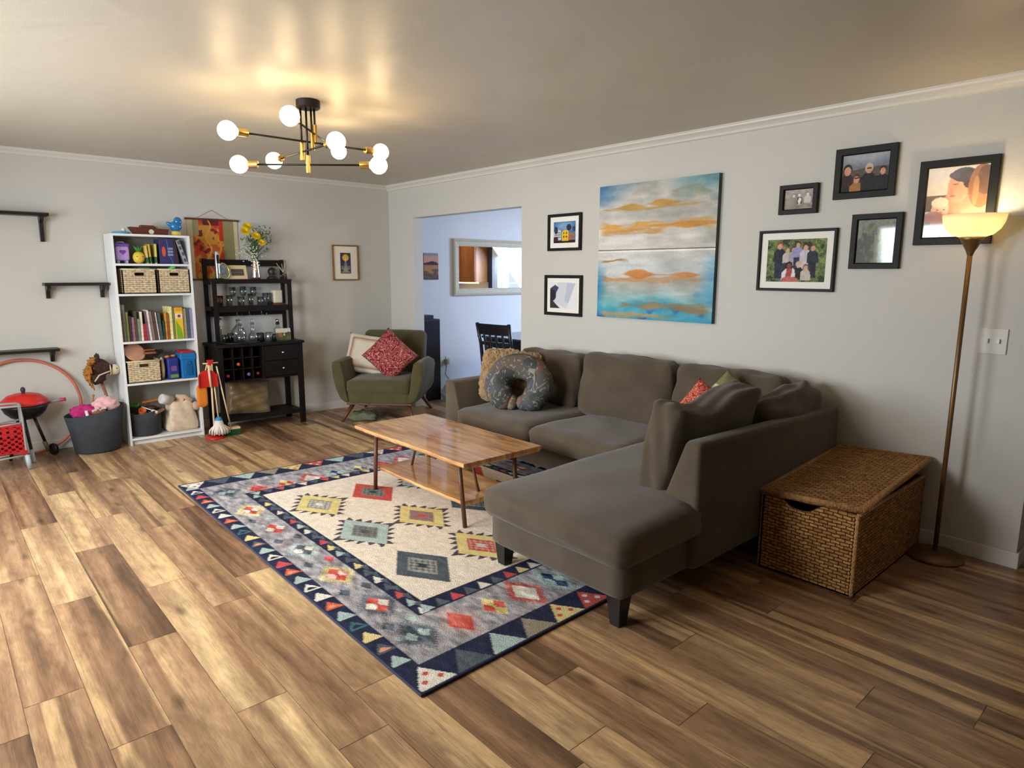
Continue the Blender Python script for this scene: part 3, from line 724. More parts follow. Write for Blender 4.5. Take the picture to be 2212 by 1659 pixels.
# ================================================================== ARMCHAIR
def build_armchair():
    T = thing('armchair', 'olive green upholstered armchair on splayed wooden legs in the corner', 'armchair', (.66,-.47,0), math.atan2(.68,.73))
    # local: x = right when facing it, -y = front
    def arm(s):
        prof = [(.30,.215),(.345,.205),(.385,.24),(.425,.33),(.452,.45),(.462,.56),(.452,.612),(.415,.622),(.37,.602),(.352,.52),(.338,.42),(.325,.32)]
        m = MB(); n = len(prof); Y = [-.385,-.375,-.2,.1,.34,.36]; Z = [.0,.0,.006,.0,-.05,-.07]; vs = []; fs = []
        for y, dz in zip(Y, Z):
            k = 0 if abs(y) < .37 else .006
            back = max(0,(y-.0)/.36)
            vs += [(s*(x-.03*back*(1 if z > .4 else .3)), y, (z+dz*(z-.2)/.4)+.10*0) for x,z in prof]
        for r in range(len(Y)-1):
            for i in range(n): fs.append((r*n+i, r*n+(i+1)%n, (r+1)*n+(i+1)%n, (r+1)*n+i))
        fs += [tuple(range(n)), tuple((len(Y)-1)*n+i for i in range(n))[::-1]]
        m.add(vs, fs).build('arm', M_green, T, bevel=.012, smooth=True)
    arm(1); arm(-1)
    MB().soft((0,-.0,.245),(.70,.74,.12),.03,seg=10).build('base', M_green, T, smooth=True)
    MB().soft((0,-.06,.355),(.655,.66,.145),.05,(.0,.012,.028),16,.002,3).build('seat_cushion', M_green, T, smooth=True)
    m = MB(); m.soft((0,0,0),(.68,.13,.60),.055,(0,.02,.006),14,.001,2,RM(-.26,0,0,(0,.305,.575)))
    m.build('backrest', M_green, T, smooth=True)
    MB().bb(-.335,.335,-.345,.33,.168,.192).build('wood_rail', M_walnut, T, bevel=.006)
    for sx in (-1,1):
        for sy in (-1,1):
            MB().tube([(sx*.375,sy*.385,0),(sx*.285,sy*.29,.17)],[.013,.023],12).build('leg', M_walnut, T, smooth=True)
build_armchair()
def arm_local(x, y, z):
    a = math.atan2(.68,.73); return (.66+x*math.cos(a)-y*math.sin(a), -.47+x*math.sin(a)+y*math.cos(a), z)
wp = Pic(80,80,(214,206,188)); wp.rect(.14,.14,.86,.86,(160,118,96)); wp.rect(.165,.165,.835,.835,(196,178,156)); wp.rect(.185,.185,.815,.815,(158,116,92)); wp.rect(.21,.21,.79,.79,(216,204,184))
pillow_pic('throw_pillow','cream square pillow with a brown outlined border on the green armchair',wp,.47,.43,.12,arm_local(-.225,.045,.635),-47,.36,.13,5)
put_pillow('throw_pillow','dark red squiggle pattern pillow standing on its corner on the green armchair','pillow',.45,.40,.13,M_redsq,arm_local(.055,-.09,.645),-47,.35,.72,6)
fb = MB(); fb.soft((0,0,0),(.26,.20,.07),.03,(.0,.0,.01),8,.01,5); o = fb.build('folded_fabric', cloth((104,112,90)), None, smooth=True, loc=(.70,-.78,.042), rz=.9); tag(o,'pale green folded fabric lying on the floor under the armchair','fabric')

# ================================================================== FRAMED PICTURES
def frame(name, label, cat, x0, x1, z0, z1, fw, pic, wall='right', matw=0, fc=(24,20,20), mc=(236,234,226), dep=.022, rough=.55, pm=None, metal=0):
    """x0..x1 along the wall, z0..z1"""
    loc, rz = (((x0+x1)/2, -.003, z0), 0) if wall == 'right' else ((.003, (x0+x1)/2, z0), PI/2)
    T = thing(name, label, cat, loc, rz); w_ = x1-x0; h_ = z1-z0; f = MB(); a = w_/2
    vs = []; fs = []
    for (o, y) in ((0,0),(0,-dep),(fw*.85,-dep),(fw,-dep*.55),(fw,0)):
        vs += [(-a+o,y,o),(a-o,y,o),(a-o,y,h_-o),(-a+o,y,h_-o)]
    for r in range(5):
        for i in range(4): q = ((r+1)%5)*4; fs.append((r*4+i, r*4+(i+1)%4, q+(i+1)%4, q+i))
    f.add(vs, fs).build('frame', mat('frame_%d_%d_%d' % fc, fc, rough, metal, var=.15, vscale=12, spec=.3), T, bevel=.0015)
    if matw:
        mm = MB().bb(-a+fw-.002,a-fw+.002,-dep*.40,-dep*.25,fw-.002,h_-fw+.002).build('mat_board', mat('mat_board', mc, .7), T)
        ins = fw+matw
    else: ins = fw-.002
    pz = -dep*.42 if matw else -dep*.40
    if isinstance(matw, tuple): pass
    pic_mesh('picture', pic, w_-2*ins, h_-2*ins, pm or M_attr, T, Matrix.Translation((-a+ins, pz-.0008, ins)))
    return T

def foliage(p, seed=0, amt=1):
    n = vnoise(p.h,p.w,10,14,3,seed); p.put(n>.52,(70,96,52),.7*amt); p.put(n>.62,(160,176,98),.6*amt); p.put(n<.38,(34,46,34),.7*amt)
def person(p, x, y, s, skin, hair, shirt, pants=None, hairl=0):
    """small standing figure, head centre at (x,y), s = head radius in u"""
    asp = p.w/p.h; sy = s*asp
    if hairl: p.ell(x, y+sy*.5, s*1.3, sy*1.7, hair)
    p.ell(x, y-sy*.25, s*1.12, sy*1.2, hair); 
    p.poly([(x-s*.5,y+sy*.6),(x+s*.5,y+sy*.6),(x+s*2.0,y+sy*1.9),(x+s*2.1,y+sy*5.5),(x-s*2.1,y+sy*5.5),(x-s*2.0,y+sy*1.9)], shirt)
    p.ell(x, y+sy*.15, s*.85, sy*1.0, skin)
    if pants: p.rect(x-s*1.5, y+sy*5.3, x+s*1.5, y+sy*11, pants)

# painting (canvas)
def build_canvas():
    nx = ny = 260; p = Pic(nx, ny, (190,188,180)); U, V = p.U, p.V
    n1 = vnoise(ny,nx,5,3,5,11); n2 = vnoise(ny,nx,16,4,4,12); n3 = vnoise(ny,nx,9,7,4,13); n4 = vnoise(ny,nx,30,8,3,14)
    p.put(np.clip((n1-.45)*5,0,1), (218,216,210), .8)
    p.put(np.clip((.42-n1)*6,0,1), (142,144,138), .5)
    p.put(np.clip((.20-V+ (n1-.5)*.25 - U*.32)*9,0,1), (58,112,158), .9)
    p.put(np.clip((.16-V+(n3-.5)*.2)*8,0,1)*np.clip((U-.55)*3,0,1), (66,128,140), .8)
    p.put(np.clip((V-.50)*9,0,1)*np.clip((.72-V)*9,0,1), (196,204,208), .75)
    def band(cy, th, amp, c, seed, x0=0, x1=1, al=.9):
        nn = vnoise(1,nx,1,5,4,seed)[0]-.5; cc = cy+amp*nn[None,:]; thx = th*(.35+1.3*vnoise(1,nx,1,6,3,seed+1)[0])[None,:]
        e = np.clip((thx-np.abs(V-cc)+(n2-.5)*th*1.6)/(th*.35),0,1)*np.clip((U-x0)*14,0,1)*np.clip((x1-U)*14,0,1); p.put(e*np.clip(n4*1.9-.2,0,1), c, al)
    def hump(cy, cx, wd, ht, c):
        e = np.clip((ht*np.exp(-((U-cx)/wd)**2)-np.abs(V-cy+ht*.4)*1.1+(n2-.5)*ht*1.3)/(ht*.25),0,1); p.put(e, c, .92)
    OC = (202,146,62)
    band(.19,.010,.04,(178,140,72),21,.0,.95); band(.31,.028,.05,OC,23); band(.355,.018,.03,(190,136,70),25,.0,.62)
    band(.10,.04,.04,(120,112,74),51,.6,1,.5)
    band(.455,.010,.02,(206,196,190),27); band(.565,.010,.03,(150,112,64),29,0,.3)
    band(.70,.022,.03,(196,130,62),31); hump(.685,.38,.13,.045,(196,124,58)); hump(.68,.80,.12,.03,(198,134,66)); hump(.185,.30,.10,.03,(186,146,70)); hump(.175,.58,.10,.03,(186,142,66)); hump(.33,.80,.16,.03,(196,136,56))
    bl = np.clip((V-.70+(n1-.5)*.25)*5,0,1); p.put(bl,(96,176,186),.85)
    p.put(np.clip((V-.84+(n3-.5)*.25)*7,0,1),(30,138,176),.8)
    p.put(np.clip((.10-U+(n3-.5)*.12)*9,0,1)*np.clip((V-.55)*6,0,1),(28,126,182),.85)
    p.put(np.clip((U-.86+(n3-.5)*.15)*8,0,1)*np.clip((V-.48)*6,0,1)*np.clip((.98-V)*8,0,1),(70,156,200),.8)
    p.put(np.clip((n3-.60)*14,0,1)*np.clip((V-.90)*20,0,1),(20,80,158),.8); band(.90,.03,.05,(140,112,70),33,.2,1,.85); band(.975,.018,.03,(168,138,84),35,.0,.7,.8); band(.93,.05,.06,(120,104,76),41,.62,1,.7)
    p.put(np.clip((n1-.56)*8,0,1)*(V>.70)*(V<.88),(196,196,184),.8)
    hz = np.abs(V-.485)<.004; p.put(hz,(84,80,80),.9); p.put((V>.489)&(V<.499),(236,236,232),.9)
    p.a = np.clip(p.a+(n4-.5)[...,None]*40+(n2-.5)[...,None]*26,0,255)
    T = thing('canvas_painting', 'large abstract canvas painting of blue, grey and ochre bands above the sofa', 'painting', (3.655,-.003,1.15))
    MB().bb(-.512,.512,-.034,0,0,.994).build('stretcher', mat('canvas_edge', (74,86,84), .8, var=.3, vscale=5), T)
    pic_mesh('painted_face', p, 1.024, .994, M_canvas, T, Matrix.Translation((-.512,-.0345,0)))
build_canvas()

p = Pic(60,60,(70,120,180)); p.ell(.5,.2,.5,.25,(150,180,205),.7,.6); p.rect(0,.86,1,1,(38,28,24))
p.poly([(.02,.5),(.1,.28),(.35,.42),(.35,.86),(.02,.86)],(196,196,200)); p.poly([(.38,.5),(.5,.38),(.68,.42),(.68,.9),(.38,.9)],(226,184,44)); p.rect(.68,.52,.95,.86,(150,110,90))
for a in (.45,.56): 
    for b in (.5,.66): p.rect(a,b,a+.05,b+.09,(70,50,30))
for z in (.5,.6,.7): p.rect(.05,z,.33,z+.03,(80,84,92))
p.ell(.7,.28,.11,.15,(40,50,70)); p.ell(.12,.4,.08,.18,(40,48,62)); p.ell(.93,.35,.08,.12,(60,70,90)); p.ell(.1,.8,.12,.1,(60,40,40)); p.noise(40,16,16,3)
frame('framed_picture','square black framed picture of a yellow house under a blue sky','picture',2.56,2.935,1.672,1.972,.024,p,matw=.04)
p = Pic(60,60,(226,228,228)); p.poly([(.3,.0),(.95,.05),(.62,1),(.15,.75)],(206,210,220)); p.poly([(.66,0),(.95,.04),(.70,.8),(.55,.7)],(176,184,206),.7)
p.poly([(0,.25),(.2,.1),(.34,.2),(.2,.5),(.05,.7)],(66,66,96)); p.ell(.08,.5,.16,.22,(40,40,50)); p.poly([(0,.8),(.1,.7),(.4,1),(0,1)],(52,50,48)); p.ell(.05,.8,.1,.12,(46,52,44))
frame('framed_picture','square black framed picture of a pale shape against white, lower left of the canvas','picture',2.53,2.955,1.134,1.472,.026,p,matw=.035)
p = Pic(70,50,(128,120,104)); p.noise(90,8,8,5); person(p,.52,.30,.055,(216,206,190),(120,112,96),(52,48,44)); person(p,.80,.28,.055,(210,200,184),(100,94,84),(196,190,176)); person(p,.33,.32,.055,(200,190,170),(90,84,72),(120,112,98)); p.poly([(.53,.42),(.6,.5),(.53,.78),(.47,.6)],(232,228,214)); p.ell(.2,.7,.22,.3,(150,142,122),.7,.5)
frame('framed_photo','smallest dark framed photo, sepia, of three people in a row','photo',4.582,4.815,1.848,2.022,.030,p,fc=(30,19,17),dep=.028,pm=M_photo)
p = Pic(84,60,(120,128,140)); p.ell(.5,.0,.9,.36,(170,174,184),.9,.6); p.poly([(0,.4),(.3,.42),(.6,.36),(1,.36),(1,.75),(0,.6)],(96,88,84)); p.rect(0,.62,1,1,(44,46,48))
for x, y, s, hr, sh, lg in ((.13,.42,.085,(60,44,34),(62,54,50),0),(.33,.66,.07,(90,62,44),(168,120,80),1),(.58,.42,.075,(190,180,168),(46,50,50),0),(.87,.50,.065,(70,50,42),(52,52,54),0)): person(p,x,y,s,(204,156,130),hr,sh,None,lg)
p.ell(.33,.63,.05,.02,(30,28,30)); p.ell(.58,.40,.05,.02,(40,36,36)); p.noise(24,14,18,6)
frame('framed_photo','wide black framed photo of four people before hills, highest on the wall','photo',4.902,5.228,1.914,2.193,.040,p,fc=(20,21,20))
p = Pic(90,66,(108,120,84)); foliage(p,8)
for i,(x,y,s,sk,hr,sh,pt) in enumerate(((.22,.16,.05,(206,160,140),(150,70,50),(48,50,62),(50,56,72)),(.36,.26,.04,(210,170,150),(130,100,70),(196,186,182),(70,66,70)),(.46,.25,.04,(206,160,140),(80,60,46),(170,160,176),(190,180,176)),(.53,.14,.04,(200,160,140),(60,46,38),(150,150,190),(60,60,80)),(.66,.20,.045,(206,160,140),(70,50,40),(200,196,204),(206,200,210)),(.78,.22,.045,(200,156,134),(96,70,50),(56,58,70),(50,52,64)))): person(p,x,y,s,sk,hr,sh,pt)
for x,y,s,sk,hr,sh,lg in ((.40,.62,.05,(120,76,60),(40,30,28),(176,80,84),1),(.56,.60,.045,(210,180,160),(190,180,160),(46,48,54),0),(.68,.66,.04,(206,170,150),(120,100,80),(196,188,176),1)): person(p,x,y,s,sk,hr,sh,None,lg)
p.poly([(.28,.78),(.36,.66),(.34,.96),(.27,.96)],(222,220,222)); p.poly([(.5,.72),(.46,.66),(.44,.96),(.52,.96)],(222,220,222)); p.ell(.42,.94,.14,.07,(196,110,106)); p.noise(34,22,26,9)
frame('framed_photo','white matted thin black framed group photo in a garden, lowest on the wall','photo',4.466,4.945,1.384,1.756,.017,p,matw=.040,fc=(26,20,24))
p = Pic(60,76,(120,124,120)); p.noise(40,5,5,4); p.poly([(.15,.3),(.45,.28),(.5,1),(0,1),(0,.55)],(66,66,64)); p.ell(.38,.2,.13,.11,(92,80,70)); p.rect(.56,.3,1,1,(130,150,130)); foliage(p,6,.5)
frame('framed_photo','upright black framed photo of a figure in dark clothes, beside the group photo','photo',5.022,5.285,1.519,1.824,.034,p,fc=(22,23,24),pm=M_photo)
p = Pic(90,116,(226,214,196)); p.rect(0,.4,.4,.62,(120,100,84)); p.ell(.2,.52,.2,.12,(110,92,76))
p.ell(.66,.62,.38,.40,(208,140,112)); p.ell(.52,.30,.17,.22,(218,158,128)); p.ell(.60,.13,.20,.10,(70,56,54)); p.ell(.68,.21,.09,.11,(74,60,56)); p.ell(.46,.13,.10,.05,(76,60,58)); p.ell(.70,.34,.03,.04,(206,140,116)); p.ell(.88,.30,.20,.30,(150,104,72)); p.ell(.94,.22,.14,.2,(112,80,60)); p.ell(.8,.36,.05,.2,(176,130,92))
p.poly([(.42,.28),(.36,.38),(.45,.42)],(210,146,118)); p.ell(.47,.255,.05,.008,(60,44,40)); p.ell(.44,.42,.05,.012,(180,96,84))
p.ell(.26,.60,.145,.155,(228,184,158)); p.ell(.25,.50,.14,.075,(222,204,182)); p.ell(.22,.60,.018,.008,(70,50,46)); p.ell(.33,.60,.018,.008,(70,50,46)); p.ell(.28,.64,.015,.012,(206,140,120)); p.ell(.29,.68,.03,.01,(190,104,96)); p.ell(.16,.84,.24,.22,(196,140,130)); p.rect(0,.78,.12,1,(128,140,128)); p.noise(22,14,14,2)
frame('framed_photo','largest black framed photo, a couple with a baby, partly behind the lamp bowl','photo',5.345,5.695,1.643,2.075,.040,p,fc=(20,23,22),pm=M_photo)
# small tarot-size print on the back wall
p = Pic(60,84,(232,226,210)); p.rect(.28,.2,.72,.82,(62,58,84)); p.rect(.31,.6,.69,.8,(120,126,120)); p.ell(.5,.35,.13,.10,(222,176,66)); p.rect(.49,.34,.51,.6,(210,200,170)); p.ell(.5,.56,.06,.09,(120,124,140)); p.poly([(.32,.8),(.5,.56),(.68,.8)],(150,150,140)); p.rect(.32,.7,.4,.76,(70,60,90)); p.rect(.6,.7,.68,.76,(70,60,90))
frame('framed_print','small wood framed print of a sun over blue, alone on the back wall','picture',-.716,-.410,1.402,1.778,.014,p,wall='back',matw=.0,fc=(132,96,64),dep=.02)

# light switch
T = thing('light_switch','white double light switch plate on the wall right of the floor lamp','switch',(5.753,-.001,1.090)); MB().bb(-.060,.060,-.006,0,0,.130).build('plate', M_trim, T, bevel=.003)
for s in (-1,1): MB().bb(s*.024-.006,s*.024+.006,-.018,-.004,.055,.078).build('toggle', M_white, T, bevel=.002)

# ================================================================== BASKET TRUNK, FLOOR LAMP
def build_trunk():
    T = thing('wicker_trunk', 'large woven seagrass trunk with a loose lid beside the sofa', 'basket', (5.302,-.505,0))
    a, b, h, t = .232, .465, .405, .022
    m = MB(); seg = 24
    def side(x0, y0, x1, y1, ix, iy, dip):
        vs = []; fs = []
        for i in range(seg+1):
            q = i/seg; x = x0+(x1-x0)*q; y = y0+(y1-y0)*q; zt = h-(dip*math.exp(-((q-.42)/.17)**4) if dip else 0)
            vs += [(x,y,0),(x,y,zt),(x+ix*t,y+iy*t,zt),(x+ix*t,y+iy*t,0)]
        for i in range(seg):
            for j in range(4): fs.append((i*4+j,(i+1)*4+j,(i+1)*4+(j+1)%4,i*4+(j+1)%4))
        fs += [(0,1,2,3),(seg*4+3,seg*4+2,seg*4+1,seg*4)]
        m.add(vs, fs)
    side(-a,-b,a,-b,0,1,.05); side(a,-b,a,b,-1,0,0); side(a,b,-a,b,0,-1,.05); side(-a,b,-a,-b,1,0,0); m.bb(-a,a,-b,b,.0,.02)
    m.build('body', M_seagrass, T, uvbox=True, bevel=.006)
    e = MB()
    for s1, s2 in ((-1,-1),(1,-1),(1,1),(-1,1)):
        q_ = .012 if s1*s2 < 0 else .006
        pts = [(s1*(a-.004),s2*(b-.004),.01+i*(h-.012)/36) for i in range(37)]; e.tube(pts, [q_ if i%2 else q_*.7 for i in range(37)], 8)
    e.tube([(a,-b,h),(a,b,h)],.010,8); e.tube([(-a,-b,h),(-a,b,h)],.010,8)
    e.build('corner_braid', mat('braid', (176,130,80), .85, bump=1, bscale=110, var=.35, vscale=60), T, smooth=True)
    L = MB(); M = Matrix.Translation((.006,.0,h+.030)) @ Matrix.Rotation(-.055,4,'Y') @ Matrix.Rotation(.062,4,'X')
    n = 12; vs = []; fs = []; A, B_ = a+.004, b+.008
    for i in range(n+1):
        for j in range(n+1):
            x = -A+2*A*i/n; y = -B_+2*B_*j/n; vs.append((x,y,.030+.008*math.sin(3*x/A+1)*math.cos(2*y/B_)))
    k = len(vs)
    vs += [(x,y,z-.03) for x,y,z in vs]
    for i in range(n):
        for j in range(n): q = i*(n+1)+j; fs.append((q,q+n+1,q+n+2,q+1)); fs.append((k+q,k+q+1,k+q+n+2,k+q+n+1))
    bd = [i*(n+1) for i in range(n+1)]+[n*(n+1)+j for j in range(1,n+1)]+[i*(n+1)+n for i in range(n-1,-1,-1)]+[j for j in range(n-1,0,-1)]
    for i in range(len(bd)): p0, p1 = bd[i], bd[(i+1)%len(bd)]; fs.append((p0,p1,k+p1,k+p0))
    lid = L.add(vs, fs, M).build('lid', M_seagrass, T, uvbox=True)
    r = MB().tube([M @ Vector(q) for q in ((-A,-B_,.016),(A,-B_,.016),(A,B_,.016),(-A,B_,.016))], .017, 8, closed=True)
    r.build('lid_rim', MATS['braid'], T, smooth=True)
build_trunk()
def build_lamp():
    T = thing('floor_lamp', 'tall bronze torchiere floor lamp with a lit frosted glass bowl', 'lamp', (5.645,-.152,0))
    MB().lathe([(.0,0),(.132,0),(.136,.008),(.128,.02),(.06,.030),(.02,.040),(.0,.042)],n=40,cap=False).build('base', M_bronze, T, smooth=True)
    MB().tube([(0,0,.03),(0,0,1.61)],.0115,14).build('pole', M_bronze, T, smooth=True)
    MB().lathe([(.0115,1.58),(.018,1.60),(.045,1.655),(.056,1.672),(.0,1.676)],n=28,cap=False).build('socket_cup', M_bronze, T, smooth=True)
    prof = [(.048,1.670),(.085,1.682),(.112,1.708),(.128,1.742),(.134,1.778),(.130,1.778),(.124,1.744),(.108,1.712),(.083,1.688),(.045,1.676)]
    MB().lathe(prof,n=48,cap=False).build('lamp_shade', M_bowl, T, smooth=True)
    MB().sph((0,0,1.728),(.026,.026,.032)).build('bulb', M_bulb2, T, smooth=True)
    pts = [(-.12,.02,.006),(-.2,.0,.006),(-.27,-.06,.006),(-.2,-.12,.006),(-.12,-.09,.006),(-.16,.05,.006),(-.28,.09,.006)]
    MB().tube(pts,.0035,6).build('cord', mat('cord_brown',(70,50,34),.5), T, smooth=True)
build_lamp()

# ================================================================== CHANDELIER
def build_chandelier():
    C = (2.93,-2.30); T = thing('chandelier', 'black and brass ceiling light with eight lit globe bulbs on crossed arms', 'chandelier', (*C,H))
    MB().lathe([(0,-.045),(.060,-.045),(.066,-.04),(.066,-.004),(.06,0),(0,0)],n=32,cap=False).build('canopy', M_dkmetal, T, smooth=True, auto=True)
    arms = [((2.935,-2.755),(2.935,-1.845),2.215),((2.683,-2.614),(3.197,-2.018),2.09),((2.505,-2.335),(3.31,-2.335),2.162),((3.265,-2.56),(2.535,-1.915),2.262)]
    rods = [(0,0),(.0,.0),(-.045,-.03),(.045,.03)]
    rods = [(.012,.012,2.215),(-.0,-.012,2.09),(-.028,-.040,2.162),(.018,.048,2.262)]
    for (a, b, z), (rx, ry, _) in zip(arms, rods):
        A = Vector((a[0]-C[0],a[1]-C[1],z-H)); Bv = Vector((b[0]-C[0],b[1]-C[1],z-H)); d = (Bv-A).normalized()
        # rod foot = closest point of the arm to the nominal rod
        t = (Vector((rx,ry,z-H))-A).dot(d); P_ = A+d*t
        MB().tube([(P_.x,P_.y,-.03),(P_.x,P_.y,z-H+.03)],.006,10).build('rod', M_dkmetal, T, smooth=True)
        MB().lathe([(0,-.045),(.0125,-.045),(.0125,.05),(0,.05)],(P_.x,P_.y,z-H),16,cap=False).build('brass_sleeve', M_brass, T, smooth=True, auto=True)
        MB().tube([A+d*.07,Bv-d*.07],.0055,10).build('arm', M_dkmetal, T, smooth=True)
        for E_, s in ((A,1),(Bv,-1)):
            MB().tube([E_+d*s*.045,E_+d*s*.055,E_+d*s*.105,E_+d*s*.108],[.016,.020,.020,.012],16).build('socket', M_brass, T, smooth=True, auto=True)
            g = MB().sph(E_,.049,24,16); g.tube([E_+d*s*.035,E_+d*s*.055],[.026,.016],14); g.build('bulb', M_bulb, T, smooth=True)
build_chandelier()

# ================================================================== helpers for things built in room coordinates
def rel(mb, o):
    l = o.location; mb.v = [(x-l[0],y-l[1],z-l[2]) for x,y,z in mb.v]; return mb
def solo(mb, name, m, label, cat, group=None, **k):
    V = np.array(mb.v); lo = V.min(0); hi = V.max(0); c = ((lo[0]+hi[0])/2,(lo[1]+hi[1])/2,lo[2])
    mb.v = [(x-c[0],y-c[1],z-c[2]) for x,y,z in mb.v]
    return tag(mb.build(name, m, None, loc=c, **k), label, cat, group)
def kid(mb, name, m, T, **k): return rel(mb, T).build(name, m, T, **k)
def box_rot(c, d, rx=0, ry=0, rz=0): return MB().box((0,0,0), d, RM(rx,ry,rz,c))

# ================================================================== BOOKCASE
BX0, BX1, BY0, BY1 = .018, .30, -2.822, -2.215
T = thing('bookcase', 'tall white bookcase crammed with books, baskets and toys', 'bookcase', (.16,-2.52,0))
for y in (BY0, BY1-.018): kid(MB().bb(BX0,BX1,y,y+.018,0,1.80), 'side_panel', M_white, T, bevel=.001)
kid(MB().bb(BX0,BX1,BY0+.018,BY1-.018,1.782,1.80), 'top_panel', M_white, T)
kid(MB().bb(BX0-.012,BX0-.002,BY0,BY1,.03,1.80), 'back_panel', mat('grey_backing',(150,150,142),.7), T)
SH = [1.537, 1.285, .882, .523, .042]
for z in SH: kid(MB().bb(BX0,BX1,BY0+.018,BY1-.018,z,z+.018), 'shelf', M_white, T, bevel=.001)
kid(MB().bb(BX1-.05,BX1-.03,BY0+.018,BY1-.018,.0,.042), 'plinth', M_white, T)

# books of the third shelf
BK = [(165,232,.315,(150,128,98),'tan','tall tan book at the left end of the book shelf',0),
(236,296,.31,(150,156,154),'grey','tall pale grey book next to the tan one at the left end',0),
(298,350,.25,(112,116,52),'olive','olive green book with a bright edge, third from the left',0),
(360,426,.215,(58,42,52),'plum','dark plum book between the olive and mauve ones',0),
(430,496,.205,(148,100,110),'mauve','mauve pink book left of a dark brown one',0),
(500,566,.255,(80,68,60),'brown','dark brown tall book between the mauve and grey ones',0),
(570,642,.19,(124,130,126),'grey','short mid grey book in the left half of the shelf',0),
(648,705,.25,(216,216,186),'cream','thin cream white book left of the crimson one',0),
(712,800,.145,(164,38,60),'crimson','short crimson book, lowest in the row',-.02),
(806,862,.25,(108,92,98),'mauve','tall greyish mauve book right of the crimson one',-.05),
(866,918,.262,(222,206,206),'pink','thin pale pink book leaning left',-.06),
(924,1000,.252,(126,112,104),'taupe','taupe leaning book left of a dark brown leaning one',-.07),
(1006,1080,.25,(86,64,56),'brown','dark reddish brown leaning book in mid row',-.07),
(1086,1120,.24,(212,198,190),'white','very thin whitish leaning booklet in mid row',-.07),
(1128,1206,.235,(74,84,84),'slate','dark slate leaning book, last of the leaning ones',-.05),
(1212,1280,.165,(38,66,48),'green','short dark green book before the orange ones',0),
(1284,1330,.235,(196,140,52),'orange','ochre orange thin book',0),
(1334,1402,.225,(146,82,44),'brown','rust brown book left of the pale yellow one',0),
(1408,1486,.285,(222,222,150),'yellow','tall pale yellow book',0),
(1490,1548,.275,(118,114,98),'grey','grey checked book between the pale yellow one and the yellow green box',0),
(1768,1862,.265,(172,160,138),'beige','beige book right of the yellow green box',0),
(1870,1950,.27,(70,92,96),'teal','dark teal book at the right end behind the lavender one',0),
(1956,2040,.262,(146,136,170),'lavender','lavender book at the right end of the shelf',0)]
def yb(u): return -2.802+(u-165)*.000303
for u0, u1, h, c, nm, lab, lean in BK:
    y0, y1 = yb(u0), yb(u1); t = y1-y0-.0015; d = .17 if h < .24 else .20; xf = .275 - (0.03 if h > .3 else 0); e = .0015
    o = bpy.data.objects.new('book', None)
    z0 = .9005
    m = MB(); M = Matrix.Translation((xf, (y0+y1)/2, z0+abs(math.sin(lean))*t/2)) @ Matrix.Rotation(-lean,4,'X')
    m.bb(-d,0,-t/2,-t/2+e,0,h,M).bb(-d,0,t/2-e,t/2,0,h,M).bb(-e*1.5,0,-t/2+e,t/2-e,0,h,M)
    m.bb(-.001,.0006,-t/2+e,t/2-e,h*.62,h*.8,M)
    b = solo(m, 'book', mat('book_%s_%d'%(nm,u0), c, .5, var=.25, vscale=30), lab, 'book', 'books on the third shelf of the bookcase')
    pg = MB().bb(-d+.003,-e*2,-t/2+e,t/2-e,.003,h-.004,M); kid(pg, 'pages', mat('paper',(226,220,202),.8), b)
# yellow green box among the books
T = thing('game_box', 'yellow and lime green box standing among the books', 'box', (.24,(yb(1555)+yb(1755))/2,.9005)); w_ = yb(1755)-yb(1555)
MB().bb(-.16,.05,-w_/2,w_/2,0,.275).build('carton', plain((222,186,40)), T, bevel=.002)
g = MB(); g.prism([(-w_/2+.002,0.002),(w_/2-.004,.002),(w_/2-.02,.09),(-w_/2+.002,.17)],.0505,.0515,'x'); g.build('green_panel', plain((112,164,32)), T)
MB().bb(.0505,.0515,-w_/2+.002,w_/2-.002,.18,.225).build('label_panel', plain((222,206,190)), T)
MB().lathe([(.0,0),(.013,0),(.013,.001),(0,.001)],n=16,cap=False,M=RM(0,PI/2,0,(.0515,0,.202))).build('emblem', plain((120,60,84)), T)
MB().bb(.0505,.0515,-w_/2+.004,w_/2-.004,.245,.268).build('title_panel', plain((224,146,36)), T)

# ---- top shelf
T = thing('money_box', 'purple toy safe with a heart on its door, left on the top shelf', 'toy', (.20,-2.735,1.5555)) 
MB().soft((0,0,.085),(.11,.10,.12),.015,seg=8).build('body', plain((176,150,208),.4), T, smooth=True)
MB().soft((-.005,0,.152),(.12,.108,.03),.012,seg=8).build('lid', plain((110,70,160),.4), T, smooth=True)
MB().tube([(0,-.028,.166),(0,-.02,.178),(0,.02,.178),(0,.028,.166)],.005,8).build('handle', plain((196,176,216),.4), T, smooth=True)
h = MB(); h.sph((.056,-.011,.10),(.003,.014,.012),12,8).sph((.056,.011,.10),(.003,.014,.012),12,8).prism([(-.024,.098),(.024,.098),(0,.072)],.053,.0585,'x'); h.build('heart', plain((110,64,156),.4), T)
for y in (-.032,.032): MB().lathe([(0,0),(.009,0),(.011,.028),(0,.028)],(.03,y,0),12,cap=False).build('foot', plain((200,186,216),.4), T, smooth=True)
for y in (-.032,.032): MB().lathe([(0,0),(.009,0),(.011,.028),(0,.028)],(-.03,y,0),12,cap=False).build('foot', plain((200,186,216),.4), T, smooth=True)
T = thing('pineapple_toy', 'yellow pineapple toy with a sleepy face and green leaves on the top shelf', 'toy', (.22,-2.61,1.5555))
MB().sph((0,0,.052),(.046,.048,.052)).build('body', plain((222,192,70),.5), T, smooth=True)
g = MB()
for i in range(9):
    a = i*2*PI/9; g.tube([(0,0,.095),(.018*math.cos(a),.02*math.sin(a),.125),(.03*math.cos(a),.036*math.sin(a),.138+.012*(i%2))],[.010,.008,.002],6)
